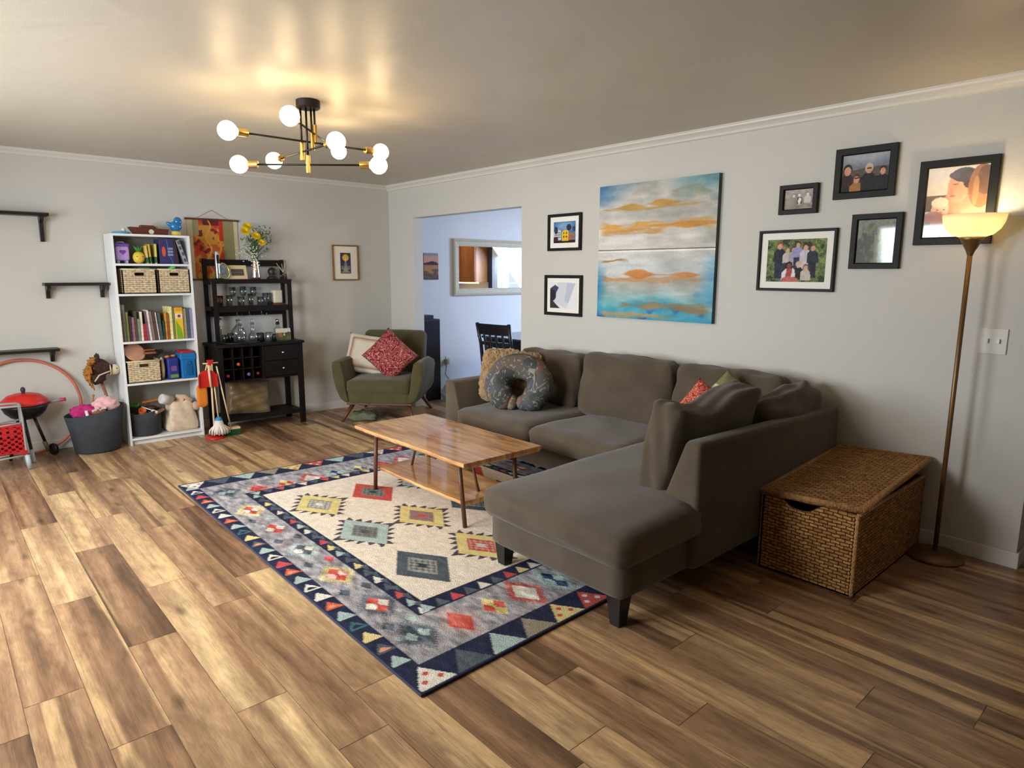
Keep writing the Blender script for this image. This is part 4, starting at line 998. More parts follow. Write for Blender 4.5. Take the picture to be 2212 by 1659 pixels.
g.tube([(0,0,.095),(0,0,.155)],[.014,.002],6); g.build('leaves', plain((48,132,62),.5), T, smooth=True)
f = MB()
for y in (-.02,.02): f.tube([(.040,y-.009,.062),(.043,y,.057),(.040,y+.009,.062)],.0022,6)
f.tube([(.041,-.008,.045),(.044,0,.041),(.041,.008,.045)],.0022,6); f.build('face', plain((50,40,30)), T)
for i,(y,h,c,lab) in enumerate(((-2.552,.150,(214,190,110),'leftmost thin yellow booklet beside the pineapple toy'),(-2.528,.165,(196,168,60),'mustard yellow booklet between two thinner ones on the top shelf'),(-2.488,.168,(206,200,96),'lime yellow booklet touching the dark blue game box'))):
    m = MB().box((0,0,h/2),(.14,.014,h),RM(.06*(1 if i<2 else -.3),0,0,(.195,y,1.556))); b = solo(m,'booklet',plain(c),lab,'book','booklets on the top shelf')
    kid(MB().box((0,0,h*.2),(.1402,.0145,h*.3),RM(.06*(1 if i<2 else -.3),0,0,(.1965,y,1.556))),'green_band',plain((50,92,64)),b)
T = thing('game_box', 'dark blue board game box with a red oval on the top shelf', 'box', (.20,-2.392,1.5555))
MB().bb(-.10,.07,-.065,.065,0,.213).build('carton', plain((52,50,98),.45), T, bevel=.002)
MB().lathe([(0,0),(1,0),(1,.001),(0,.001)],n=24,cap=False,M=Matrix.Translation((.0705,-.032,.105))@Matrix.Rotation(PI/2,4,'Y')@Matrix.Diagonal((.042,.015,1,1))).build('oval_emblem', plain((206,80,72)), T)
g = MB()
for j in range(3):
    for i in range(4): g.bb(.0703,.0712,.0+i*.011,.008+i*.011,.07+j*.026,.088+j*.026)
g.build('light_lettering', plain((150,160,190)), T)
g = MB(); g.tube([(.071,-.005,.212),(.071,.003,.15),(.071,.012,.07),(.071,.03,.03),(.071,.035,.0)],.0016,6); g.build('blue_line', plain((84,140,206)), T)
for y, c, a, lab in ((-2.318,(60,38,46),.10,'dark maroon box between the blue game box and the leaning puzzle box'),):
    solo(MB().box((0,0,.105),(.17,.022,.205),RM(a,0,0,(.19,y,1.5565))), 'game_box', plain(c), lab, 'box')
T = thing('puzzle_box', 'pale picture covered box leaning at the right end of the top shelf', 'box', (.20,-2.248,1.5575), tilt=(.30,0,0))
MB().bb(-.10,.08,-.014,.014,0,.212).build('carton', plain((152,160,178),.5), T, bevel=.002)
g = MB()
for i,z in enumerate((.02,.075,.13,.175)): g.bb(.0805,.0812,-.012+(i%2)*.004,.008+(i%2)*.003,z,z+.03)
g.build('picture_patches', plain((86,84,92)), T)

# ---- woven baskets
def basket(y0, y1, z0, h, label, x0=.06, x1=.292):
    T = thing('storage_basket', label, 'basket', ((x0+x1)/2,(y0+y1)/2,z0), group='cream woven baskets in the bookcase')
    a = (y1-y0)/2; d = (x1-x0)/2; t = .008; hw = .036; m = MB()
    m.bb(-d,d,-a,-a+t,0,h).bb(-d,d,a-t,a,0,h).bb(-d,-d+t,-a,a,0,h).bb(-d,d,-a,a,0,t)
    zc = h*.80; hh = .017
    m.bb(d-t,d,-a,-hw,0,h).bb(d-t,d,hw,a,0,h).bb(d-t,d,-hw,hw,0,zc-hh).bb(d-t,d,-hw,hw,zc+hh,h)
    m.build('body', M_ropew, T, uvbox=True)
    r = MB().tube([(-d+t/2,-a+t/2,h),(d-t/2,-a+t/2,h),(d-t/2,a-t/2,h),(-d+t/2,a-t/2,h)],.007,8,closed=True)
    r.build('rim', mat('cream_rope',(206,190,156),.8), T, smooth=True)
    hr = MB().tube([(d+.001,-hw,zc-hh),(d+.001,hw,zc-hh),(d+.001,hw,zc+hh),(d+.001,-hw,zc+hh)],.004,6,closed=True); hr.build('handle_trim', MATS['cream_rope'], T)
    MB().bb(-d+t,d-t-.002,-a+t,a-t,t,h*.55).build('lining', mat('dark_lining',(64,50,50),.9), T)
basket(-2.765,-2.505,1.3035,.205,'left of two cream woven baskets side by side on the second shelf')
basket(-2.490,-2.237,1.3035,.205,'right of two cream woven baskets side by side on the second shelf')
basket(-2.795,-2.530,.5415,.185,'lone cream woven basket on the fourth shelf, left of the blue toy bin')
# things lying in the baskets
solo(MB().lathe([(0,0),(.045,0),(.05,.008),(.03,.012),(0,.012)],(.22,-2.68,1.50),20,cap=False), 'toy_plate', plain((214,200,160)), 'small cream dish lying on top in the left second shelf basket', 'toy')
solo(MB().soft((.21,-2.58,1.515),(.08,.09,.022),.01,seg=6), 'toy_block', plain((84,132,110)), 'teal green toy block on top in the left second shelf basket', 'toy')
solo(MB().tube([(.24,-2.40,1.512),(.285,-2.37,1.522),(.30,-2.35,1.53)],[.004,.018,.003],10), 'toy_leaf', plain((70,180,70)), 'bright green toy leaf poking over the right second shelf basket', 'toy', smooth=True)
solo(MB().soft((.20,-2.28,1.512),(.10,.07,.02),.008,seg=6), 'toy_block', plain((160,36,34)), 'flat red toy block on top in the right second shelf basket', 'toy')
solo(MB().soft((.20,-2.43,1.508),(.10,.10,.016),.008,seg=6), 'toy_cloth', plain((40,50,52)), 'dark green cloth lying in the right second shelf basket', 'cloth')
solo(MB().lathe([(0,0),(.082,0),(.086,.006),(.082,.012),(0,.012)],n=32,cap=False,M=RM(0,1.05,.25,(.235,-2.715,.800))), 'wooden_plate', mat('plate_wood',(190,140,110),.5,var=.15), 'round wooden plate leaning on top of the fourth shelf basket', 'plate')
solo(MB().soft((.20,-2.60,.79),(.13,.10,.02),.006,seg=6).soft((.20,-2.60,.815),(.11,.09,.012),.004,seg=6), 'toy_planks', plain((140,82,56)), 'stack of brown wooden toy boards behind the round wooden plate', 'toy')
solo(MB().sph((.22,-2.545,.785),(.04,.035,.028),12,8).sph((.22,-2.505,.798),(.03,.02,.018),10,7), 'plush_toy', mat('black_plush',(24,24,28),.95,bump=1,bscale=120), 'small black plush toy on the right of the fourth shelf basket', 'toy', smooth=True)
m = MB(); m.sph((.235,-2.508,.645),(.04,.022,.10),16,12); solo(m,'cloth_bag',cloth((186,172,146)),'limp beige cloth bag squeezed beside the fourth shelf basket','bag',smooth=True)
T = thing('toy_pack', 'dark blue toy pack with a green base strip on the fourth shelf', 'box', (.22,-2.425,.5415))
MB().soft((0,0,.095),(.12,.095,.19),.012,seg=8).build('carton', plain((40,48,128),.4), T, smooth=True)
MB().bb(.0602,.0615,-.03,.035,.015,.045).build('green_strip', plain((92,146,58)), T)
MB().bb(.0602,.0612,-.022,.024,.075,.12).build('picture_patch', plain((104,80,140)), T)
MB().sph((0,-.03,.20),(.02,.022,.014),10,7).sph((0,.02,.205),(.02,.022,.012),10,7).build('toy_tops', plain((190,120,70)), T, smooth=True)
T = thing('toy_bin', 'bright blue plastic toy bin with a red lid on the fourth shelf', 'bin', (.20,-2.305,.5415))
m = MB(); a, b, h = .062, .095, .245
m.prism([(-.10,-.058),(.10,-.058),(.10,.058),(-.10,.058)],0,.19); m.prism([(-.10,-.066),(.106,-.066),(.106,.066),(-.10,.066)],.17,.228); m.build('body', plain((24,112,178),.35), T, bevel=.006)
m = MB(); m.bb(.1005,.108,-.03,.03,.03,.12).bb(.106,.113,-.02,.02,.125,.16); m.build('front_panel', plain((20,92,150),.35), T, bevel=.004)
MB().soft((0,0,.235),(.19,.115,.022),.01,(0,0,.006),8).build('lid', plain((170,44,50),.4), T, smooth=True)
# ---- bottom shelf: felt bin with toys, canvas sack
def felt_bin(label, c, r0, r1, h, oval=1.0, name='felt_bin', dip=0):
    T = thing(name, label, 'bin', c); n = 40; prof = [(0,0),(r0,0),(r0+.01,.012),(r0+(r1-r0)*.6,h*.6),(r1,h),(r1-.009,h),(r0+(r1-r0)*.6-.01,h*.6),(r0-.01,.02),(0,.02)]
    m = MB().lathe(prof,n=n,cap=False); m.v = [(x, y*oval, z*(1+.05*math.sin(2*math.atan2(y,x)+.4)*(z/h)) - dip*(z/h)*max(0,x/r1)) for x,y,z in m.v]; m.build('body', M_felt, T, smooth=True); return T
T = felt_bin('round charcoal felt bin full of play food on the bottom shelf', (.165,-2.665,.0605), .112, .132, .225, 1.02, dip=.02)
for (dx, dy, dz, r, c, nm, lab) in (
  (.0,-.07,.235,.034,(70,120,50),'toy_leaves','green toy leaves at the left in the bottom shelf bin'),
  (.055,-.03,.215,.032,(206,92,38),'toy_cup','orange toy cup in the bottom shelf bin'),
  (.09,-.035,.185,.026,(222,196,44),'toy_banana','yellow toy food at the rim of the bottom shelf bin'),
  (.095,.03,.185,.024,(70,158,176),'toy_cup','turquoise toy cup at the rim of the bottom shelf bin'),
  (.0,.06,.225,.036,(70,40,46),'toy_food','dark maroon toy food in the bottom shelf bin')):
    q = (.165+dx,-2.665+dy,.0605+dz)
    if nm == 'toy_cup': m = MB().lathe([(.0,-r*.8),(r*.7,-r*.8),(r,r*.6),(r*.9,r*.6),(r*.6,-r*.6),(0,-r*.6)],n=18,cap=False,M=RM(0,.7,.2,q))
    elif nm == 'toy_leaves':
        m = MB()
        for i in range(8): a = i*.785; m.tube([q,(q[0]+.03*math.cos(a),q[1]+.03*math.sin(a),q[2]+.035),(q[0]+.045*math.cos(a),q[1]+.04*math.sin(a),q[2]+.03+.015*(i%3))],[.008,.012,.002],6)
    elif nm == 'toy_banana': m = MB().tube([(q[0],q[1]-.035,q[2]+.01),(q[0]+.008,q[1],q[2]),(q[0],q[1]+.035,q[2]+.014)],[.006,.018,.006],10)
    else: m = MB().sph(q,(r,r*1.3,r*.8),14,9)
    solo(m, nm, plain(c,.4), lab, 'toy', smooth=True)
solo(MB().tube([(.20,-2.69,.315),(.26,-2.61,.275)],.005,8).tube([(.252,-2.622,.279),(.285,-2.585,.262)],.013,10), 'toy_brush', plain((206,214,190)), 'pale green handled toy brush lying across the bottom shelf bin', 'toy', smooth=True)
solo(MB().box((0,0,0),(.02,.10,.022),RM(.45,0,.0,(.272,-2.575,.265))), 'toy_board', mat('toy_wood',(132,84,62),.6), 'small brown wooden board at the rim of the bottom shelf bin', 'toy')
solo(MB().box((0,0,0),(.02,.14,.016),RM(.1,0,.0,(.12,-2.60,.345))), 'toy_board', plain((208,130,56)), 'orange wooden slat at the back of the bottom shelf bin', 'toy')
m = MB().soft((.165,-2.376,.195),(.22,.27,.27),.035,(.01,.0,.01),16,.004,4); m.v = [(x,-2.376+(y+2.376)*(1.0-.35*max(0,(z-.09)/.24)),z) for x,y,z in m.v]
solo(m,'canvas_sack',cloth((216,196,172)),'soft beige canvas sack on the bottom shelf','bag',smooth=True)
solo(MB().lathe([(0,0),(.045,0),(.045,.09),(.040,.095),(0,.095)],n=24,cap=False,M=RM(.3,1.25,-.9,(.21,-2.455,.345))), 'paper_roll', cloth((200,200,196)), 'white and grey rolled bundle lying on the canvas sack', 'roll', smooth=True)
m = MB(); m.tube([(.17,-2.40,.36),(.20,-2.34,.35),(.23,-2.29,.31)],[.03,.036,.028],12).tube([(.19,-2.36,.36),(.25,-2.36,.34)],[.014,.010],8).sph((.255,-2.262,.275),(.036,.036,.040))
solo(m,'rag_doll',cloth((206,170,146)),'peach fabric doll flopped over the canvas sack','doll',smooth=True)
# ---- top of the bookcase
m = MB(); m.lathe([(0,0),(.06,0),(.072,.012),(.05,.02),(0,.022)],(.20,-2.725,1.8005),28,cap=False); b = solo(m,'toy_dish',plain((84,164,206),.35),'light blue toy dish at the left on top of the bookcase','toy',smooth=True)
kid(MB().lathe([(0,.0),(.016,0),(.016,.02),(.008,.03),(0,.03)],(.19,-2.70,1.822),14,cap=False), 'white_knob', plain((222,222,216)), b, smooth=True)
T = thing('wooden_boat', 'dark brown wooden toy boat with a cream disc on top of the bookcase', 'toy', (.19,-2.50,1.8005))
M_mah = mat('mahogany',(92,44,34),.45)
MB().add([(-.045,-.12,0),(.045,-.12,0),(.045,.13,0),(-.045,.13,0),(-.05,-.165,.062),(.05,-.165,.062),(.05,.14,.052),(-.05,.14,.052)],[(3,2,1,0),(4,5,6,7),(0,1,5,4),(1,2,6,5),(2,3,7,6),(3,0,4,7)]).build('hull', M_mah, T, bevel=.004)
MB().bb(-.035,.035,-.075,.03,.052,.080).build('cabin', M_mah, T, bevel=.003)
MB().bb(-.03,.03,-.05,.02,.080,.085).build('roof', plain((190,186,178)), T)
MB().lathe([(0,0),(.020,0),(.020,.003),(0,.003)],n=24,cap=False,M=RM(0,PI/2,0,(.0485,-.0,.026))).build('disc', plain((214,206,178)), T)
MB().lathe([(0,0),(.012,0),(.012,.02),(0,.02)],(0,.05,.054),12,cap=False).build('funnel', plain((150,146,140)), T, smooth=True)
T = thing('toy_bird', 'glossy blue toy bird sitting on a yellow stand on top of the bookcase', 'toy', (.20,-2.295,1.8005))
MB().lathe([(0,0),(.042,0),(.040,.035),(.03,.042),(0,.042)],n=24,cap=False).build('stand', plain((222,196,96),.5), T, smooth=True)
m = MB(); m.sph((0,.0,.082),(.045,.052,.045)).sph((0,.020,.125),(.034,.036,.040)).tube([(0,-.02,.09),(0,-.055,.10),(0,-.074,.118)],[.03,.018,.006],12)
m.build('body', mat('blue_gloss',(32,118,178),.12,coat=.5), T, smooth=True, sub=1)

# ================================================================== BAR CABINET
T = thing('bar_cabinet', 'dark espresso bar cabinet with an open hutch, drawers and a bottle rack', 'cabinet', (.21,-1.675,0))
E = M_espresso; Y0, Y1 = -2.08, -1.272
for x in (.022,.36):
    for y in (Y0,Y1-.045): kid(MB().bb(x,x+.042,y,y+.045,0,.80), 'leg', E, T, bevel=.002)
kid(MB().bb(.018,.42,Y0-.012,Y1+.012,.802,.828), 'worktop', E, T, bevel=.002)
yp = -1.665
kid(MB().bb(.03,.395,Y0+.045,Y1-.045,.478,.492).bb(.022,.032,Y0+.045,Y1-.045,.49,.80).bb(.03,.40,yp-.01,yp+.01,.49,.80).bb(.064,.36,Y0+.01,Y0+.025,.49,.80).bb(.064,.36,Y1-.025,Y1-.01,.49,.80), 'carcass', E, T)
kid(MB().bb(.03,.395,Y0+.02,Y1-.02,.118,.134), 'lower_shelf', E, T); kid(MB().bb(.385,.398,Y0+.045,Y1-.045,.105,.140), 'shelf_rail', E, T)
for z0, z1 in ((.650,.797),(.497,.645)):
    d = kid(MB().bb(.10,.402,yp+.014,Y1-.049,z0,z1), 'drawer', E, T, bevel=.003)
    k = MB().lathe([(0,0),(.005,0),(.005,.012),(.011,.018),(.011,.024),(0,.026)],n=14,cap=False,M=RM(0,PI/2,0,(.402,-1.482,(z0+z1)/2))); o = kid(k,'knob',M_silver,T,smooth=True); o.parent = d
# bottle rack lattice
lat = MB(); ya, yc, za, zc = Y0+.045, yp-.012, .494, .80
for i in range(1,4): yy = ya+(yc-ya)*i/4; lat.bb(.08,.395,yy-.004,yy+.004,za,zc)
for i in range(1,3): zz = za+(zc-za)*i/3; lat.bb(.08,.395,ya,yc,zz-.004,zz+.004)
kid(lat, 'bottle_rack', E, T)
def bottle_end(y, z, c, lab):
    m = MB().lathe([(0,0),(.036,0),(.037,.01),(.037,.17),(.014,.22),(.014,.27),(0,.272)],n=20,cap=False,M=RM(0,PI/2,0,(.10,y,z))); b = solo(m,'wine_bottle',mat('dark_bottle',(22,26,20),.15),lab,'bottle','bottles lying in the bar cabinet rack',smooth=True)
    kid(MB().lathe([(0,0),(.0155,0),(.0155,.035),(0,.036)],n=16,cap=False,M=RM(0,PI/2,0,(.342,y,z))),'cap',plain(c,.4),b,smooth=True)
bottle_end(-1.8905,.6375,(204,98,44),'bottle with an orange cap in the middle of the rack')
bottle_end(-1.992,.535,(170,50,40),'bottle with a red cap at the lower left of the rack')
bottle_end(-1.80,.535,(120,104,150),'bottle with a violet grey cap at the bottom of the rack')
bottle_end(-1.713,.535,(120,34,50),'bottle with a dark red cap at the lower right of the rack')
# hutch
HY0, HY1 = -2.045, -1.268
for y in (HY0,HY1-.035): kid(MB().bb(.020,.045,y,y+.035,.829,1.61), 'rear_post', E, T, bevel=.001)
for y in (-2.02,HY1-.035): kid(MB().bb(.178,.205,y,y+.035,.829,1.402), 'front_post', E, T, bevel=.001)
kid(MB().bb(.022,.043,HY0+.035,HY1-.035,1.545,1.605), 'top_rail', E, T, bevel=.001)
kid(MB().bb(.018,.21,HY0,HY1+.004,1.402,1.420), 'hutch_shelf', E, T, bevel=.001); kid(MB().bb(.195,.207,HY0+.03,HY1-.03,1.380,1.402), 'shelf_rail', E, T)
kid(MB().bb(.03,.20,HY0+.02,HY1-.0,1.150,1.166), 'hutch_shelf', E, T, bevel=.001); kid(MB().bb(.05,.062,HY0+.03,HY1-.03,1.07,1.150).bb(.186,.198,-2.0,HY1-.03,1.115,1.150), 'stemware_rail', E, T)
for y in (HY0,HY1-.018): kid(MB().bb(.045,.178,y,y+.018,1.13,1.166).bb(.045,.178,y,y+.018,1.372,1.402), 'side_rail', E, T)
for i,y in enumerate((-1.72,-1.60,-1.48)):
    kid(MB().tube([(.07,y-.05,1.138),(.07,y-.05,1.075),(.07,y-.01,1.068),(.07,y,1.09)],.003,6), 'stem_hook', M_silver, T, smooth=True)

# ---- on the hutch top
zt = 1.4205
solo(MB().lathe([(0,0),(.020,0),(.0215,.01),(.0215,.25),(.018,.262),(0,.264)],(.14,-1.945,zt),24,cap=False), 'wine_opener', M_silver, 'shiny silver electric corkscrew standing at the left on the hutch', 'opener', smooth=True)
kid(MB().soft((.162,-1.945,zt+.185),(.006,.022,.08),.002,seg=5),'grip',M_black,bpy.data.objects['wine_opener'])
p = Pic(40,52,(120,126,122)); p.ell(.5,.4,.22,.22,(172,180,160)); p.ell(.55,.75,.35,.3,(150,140,160)); p.noise(60,6,6,3)
T = thing('oval_frame', 'small oval gold frame with a faded portrait on the hutch', 'photo', (.150,-1.885,zt+.003), tilt=(0,-.2,.25))
m = MB(); el = [(0,.055*math.cos(a*2*PI/36),.075+.072*math.sin(a*2*PI/36)) for a in range(36)]; m.tube(el,.007,8,closed=True).build('frame', mat('pale_gold',(206,184,120),.3,.8), T, smooth=True)
vs = [(0,0,.075)]+el; MB().add([(x-.003,y,z) for x,y,z in vs]+[(x+.001,y,z) for x,y,z in vs],[(0,1+i,1+(i+1)%36) for i in range(36)]+[(37,38+(i+1)%36,38+i) for i in range(36)]).build('portrait', mat('old_portrait',(120,124,122),.4,var=.5,vscale=30), T)
p = Pic(50,36,(224,206,160)); p.rect(.30,.28,.86,.76,(92,84,80)); p.rect(.3,.5,.86,.52,(120,110,104)); p.rect(.3,.62,.86,.64,(66,60,60)); p.noise(14,8,8,2)
T = thing('photo_card', 'cream cardboard photo frame with a dark picture leaning on the hutch rail', 'photo', (.11,-1.765,zt), tilt=(0,-.28,0))
MB().bb(-.004,.004,-.105,.105,0,.135).build('frame', plain((222,204,158),.7), T, bevel=.001)
pic_mesh('picture', p, .21, .135, M_attr, T, Matrix.Translation((.0045,-.105,0))@Matrix.Rotation(PI/2,4,'Z'))
# vase of flowers
T = thing('vase', 'tall mercury glass vase of the bouquet, centre of the hutch', 'vase', (.125,-1.585,zt))
MB().lathe([(0,0),(.040,0),(.043,.02),(.034,.12),(.026,.17),(.030,.196),(.026,.196),(.022,.168),(.03,.12),(.038,.02),(0,.01)],n=28,cap=False).build('body', mat('mercury_glass',(196,178,168),.16,.85,bump=.3,bscale=40), T, smooth=True)
B0 = Vector((.125,-1.585,zt+.18))
T = thing('bouquet', 'bouquet of yellow daisies and white sprigs in the tall vase', 'flowers', (.125,-1.585,zt+.10))
rs = np.random.RandomState(9); st = MB()
heads = [((.05,-.095,.275),.056),((.06,-.0,.235),.050),((.07,.045,.175),.044),((.0,-.055,.325),.050)]
def curve(a, b): a = Vector(a); b = Vector(b); c = Vector((a.x,a.y,b.z*.6+a.z*.4)); return [a*(1-t)**2+c*2*t*(1-t)+b*t*t for t in (0,.25,.5,.75,1)]
for (h,r) in heads: st.tube(curve((0,0,.03),(h[0],h[1],h[2]+.07)),.003,6)
tips = []
for i in range(46):
    a = rs.rand()*2*PI; rr = .02+.15*rs.rand()**.6; zz = .40-.12*rr/.15-rs.rand()*.14; q = (rr*.7*math.cos(a)+.01, rr*math.sin(a)+.01, max(.14,zz)); q = (max(q[0],-.09),q[1],q[2]); tips.append(q)
    st.tube(curve((0,0,.05),q),.0016,4)
st.build('stems', plain((70,98,50)), T, smooth=True)
lf = MB()
for i in range(330):
    if i < 170: q = Vector((max(-.09,rs.randn()*.035), .065+rs.randn()*.045, .31+rs.randn()*.045))
    else: t = rs.rand(); a = rs.rand()*2*PI; rr = (.02+.05*t)*rs.rand()**.5; q = Vector((max(-.08,rr*math.cos(a)+.02), 1.2*rr*math.sin(a)-.02*t, .10+.20*t))
    M = Matrix.Translation(q)@Matrix.Rotation(rs.rand()*6.28,4,'Z')@Matrix.Rotation(rs.rand()*1.4-.3,4,'Y'); s = .012+.014*rs.rand()
    lf.add([(0,0,0),(s,.4*s,.1*s),(2*s,0,0),(s,-.4*s,.1*s),(s,0,-.12*s)],[(0,4,1),(1,4,2),(0,3,4),(3,2,4),(0,1,2,3)],M)
lf.build('leaves', mat('leaf_green',(98,122,52),.6,var=.35,vscale=30), T)
wh = MB()
for i,q in enumerate(tips+[(.06+.02*rs.randn()*.5,-.03+.035*rs.randn(),.13+.045*rs.randn()) for _ in range(70)]+[(.03*rs.rand(),-.12+.03*rs.randn(),.12+.09*rs.rand()) for _ in range(30)]):
    if i < 46 and q[1] > .04: continue
    wh.sph(q,.0045+.003*rs.rand(),6,4)
wh.build('white_sprigs', plain((206,208,186)), T, smooth=True)
for (h,r) in heads:
    f = MB(); c = Vector((h[0],h[1],h[2]+.07))
    for k in range(3):
        n = 16-3*k
        for i in range(n):
            a = 2*PI*i/n+k*.2; L_ = r*(1.05-.22*k); M = Matrix.Translation(c)@Matrix.Rotation(.95,4,'Y')@Matrix.Rotation(a,4,'Z')@Matrix.Rotation(-.22-.35*k,4,'Y')
            f.add([(0,-.004,0),(L_*.7,-.007,.0),(L_,0,.0),(L_*.7,.007,0),(0,.004,0),(L_*.5,0,-.004)],[(0,1,5),(1,2,5),(2,3,5),(3,4,5),(0,5,4),(0,4,3,2,1)],M)
    f.build('flower_head', plain((236,204,22),.6), T)
solo(MB().lathe([(0,0),(.055,0),(.05,.015),(.03,.03),(.033,.045),(.043,.065),(.040,.09),(.026,.108),(0,.116)],(.13,-1.425,zt),24,cap=False), 'bronze_figurine', mat('dark_bronze',(58,46,38),.4,.4,bump=.5,bscale=40), 'squat dark bronze figurine right of the vase', 'figurine', smooth=True)
for (y, h, lab) in ((-1.345,.045,'shortest brown jar, left of the reed diffuser trio'),(-1.318,.062,'middle brown jar holding the reeds'),(-1.292,.052,'brown jar at the right end of the hutch')):
    solo(MB().lathe([(0,0),(.011,0),(.011,h*.85),(.008,h),(0,h)],(.14,y,zt),14,cap=False), 'scent_jar', plain((66,48,42),.3), lab, 'jar', 'brown jars at the right end of the hutch', smooth=True)
m = MB()
for (a,b) in ((-.06,.155),(-.01,.15),(.02,.155),(-.03,.12)): m.tube([(.14,-1.318,zt+.064),(.14+a*.2,-1.318+a,zt+b)],.0022,6)
solo(m,'diffuser_reeds',plain((206,190,150)),'pale diffuser reeds fanning out of a brown jar','reeds')

# ---- glasses of the middle shelf
def goblet(h, r, stem): return [(0,0),(r*.75,0),(r*.7,.004),(.004,.008),(.004,stem),(r*.6,stem+r*.35),(r,stem+r*1.1),(r*.85,h),(r*.80,h),(r*.94,stem+r*1.1),(r*.55,stem+r*.42),(0,stem+.006)]
def tumbler(h, r): return [(0,0),(r*.85,0),(r,h),(r*.94,h),(r*.8,.008),(0,.008)]
zs = 1.1665
for (y, x, h, r, k, lab) in ((-1.935,.10,.10,.036,1,'amber toned short tumbler at the left end of the middle hutch shelf'),(-1.855,.13,.105,.030,1,'clear tumbler with bright edges, second from the left'),
  (-1.80,.07,.18,.034,0,'tall stemmed glass behind the second tumbler'),(-1.745,.13,.09,.034,1,'low clear tumbler left of the middle of the shelf'),(-1.70,.07,.185,.034,0,'tall stemmed glass in the middle of the shelf'),
  (-1.655,.135,.115,.026,1,'straight highball glass in the middle'),(-1.60,.07,.18,.034,0,'tall stemmed glass right of the middle'),(-1.565,.14,.085,.030,1,'smallest tumbler right of the highball glass'),(-1.50,.12,.12,.036,1,'wide clear tumbler beside the white box'),(-1.45,.10,.12,.028,1,'narrow glass touching the white box')):
    solo(MB().lathe(tumbler(h,r) if k else goblet(h,r,h*.45),(x,y,zs),24,cap=False),'drinking_glass',M_amber if y < -1.93 else M_glass,lab,'glass','glasses on the middle hutch shelf',smooth=True)
solo(MB().soft((.11,-1.385,zs+.083),(.09,.085,.128),.01,seg=8),'white_box',plain((214,208,190)),'off white box at the right on the middle hutch shelf','box',smooth=True)
solo(MB().bb(.06,.17,-1.435,-1.325,zs,zs+.018),'wooden_tray',M_walnut,'small dark wooden tray under the white box','tray',bevel=.002)
# ---- on the worktop
zw = .8285
solo(MB().lathe([(0,0),(.19,0),(.195,.008),(.19,.012),(0,.012)],(.235,-1.83,zw),40,cap=False),'round_tray',M_black,'round black tray carrying the decanters on the bar cabinet','tray',smooth=True)
zd = zw+.0125
def decanter(y, x, r, h, lab, stop=True):
    T = thing('decanter', lab, 'decanter', (x,y,zd), group='decanters on the bar cabinet tray')
    MB().lathe([(0,0),(r*.7,0),(r,r*.55),(r*.95,r*1.2),(r*.35,r*1.9),(.014,h*.8),(.020,h),(.017,h),(.011,h*.8),(r*.30,r*1.85),(r*.88,r*1.2),(r*.92,r*.55),(r*.6,.008),(0,.008)],n=28,cap=False).build('body', M_glass, T, smooth=True)
    if stop: MB().sph((0,0,h+.02),(.018,.018,.022),14,9).build('stopper', M_glass, T, smooth=True)
decanter(-1.83,.30,.045,.165,'front round decanter with a ball stopper, left of the other')
decanter(-1.715,.30,.045,.17,'front round decanter with a ball stopper, right of the other')
decanter(-1.80,.16,.075,.20,'big bulbous open decanter behind the two small ones', False)
for (y,x,h,r,lab) in ((-1.965,.28,.07,.026,'small green tinted shot glass at the left front of the tray'),(-1.905,.25,.08,.028,'dark green tumbler left of the decanters')):
    solo(MB().lathe(tumbler(h,r),(x,y,zd),20,cap=False),'shot_glass',M_gglass,lab,'glass',smooth=True)
solo(MB().lathe([(0,0),(.022,0),(.022,.12),(.009,.16),(.009,.2),(0,.2)],(.10,-1.955,zd),16,cap=False),'slim_bottle',M_smoke,'slim bottle with a dark stopper at the back left of the worktop','bottle',smooth=True)
kid(MB().lathe([(0,0),(.026,0),(.026,.014),(.008,.016),(.006,.05),(0,.05)],(.10,-1.955,zd+.2),14,cap=False),'stopper',plain((40,30,44)),bpy.data.objects['slim_bottle'],smooth=True)
solo(MB().lathe([(0,0),(.036,0),(.036,.08),(.033,.08),(.033,.01),(0,.01)],(.25,-1.625,zw),22,cap=False),'metal_cup',mat('dark_metal_cup',(84,86,80),.35,.8),'dark metal cup right of the tray','cup',smooth=True)
solo(MB().lathe([(0,0),(.036,0),(.038,.085),(.035,.085),(.032,.01),(0,.01)],(.30,-1.56,zw),22,cap=False),'metal_cup',mat('grey_metal_cup',(140,148,150),.3,.8),'pale grey metal cup beside the landscape picture','cup',smooth=True)
solo(MB().lathe([(0,0),(.018,0),(.018,.055),(.01,.07),(0,.07)],(.33,-1.52,zw),16,cap=False),'small_bottle',M_black,'small black bottle between the cup and the landscape picture','bottle',smooth=True)
T = thing('liquor_bottle', 'clear squat bottle with a silver cap behind the landscape picture', 'bottle', (.14,-1.405,zw))
MB().lathe([(0,0),(.036,0),(.040,.02),(.040,.10),(.014,.13),(.014,.145),(0,.145)],n=24,cap=False).build('body', M_glass, T, smooth=True)
MB().lathe([(0,.145),(.019,.145),(.019,.16),(0,.16)],n=18,cap=False).build('collar', M_black, T, smooth=True)
MB().lathe([(0,.16),(.017,.16),(.017,.195),(0,.197)],n=18,cap=False).build('cap', M_silver, T, smooth=True)
p = Pic(50,36,(206,198,176)); p.rect(0,.35,1,1,(84,94,56)); p.poly([(0,.35),(.4,.38),(.45,.7),(0,.9)],(150,112,80)); p.poly([(.5,.6),(.56,.38),(.62,.62)],(226,206,160)); p.ell(.85,.45,.2,.14,(66,78,46)); p.noise(40,12,14,3)
T = thing('landscape_picture', 'small unframed picture of a green field leaning on the bar cabinet', 'picture', (.30,-1.415,zw), tilt=(0,-.12,0))
MB().bb(-.01,0,-.075,.075,0,.115).build('block', plain((90,84,70)), T)
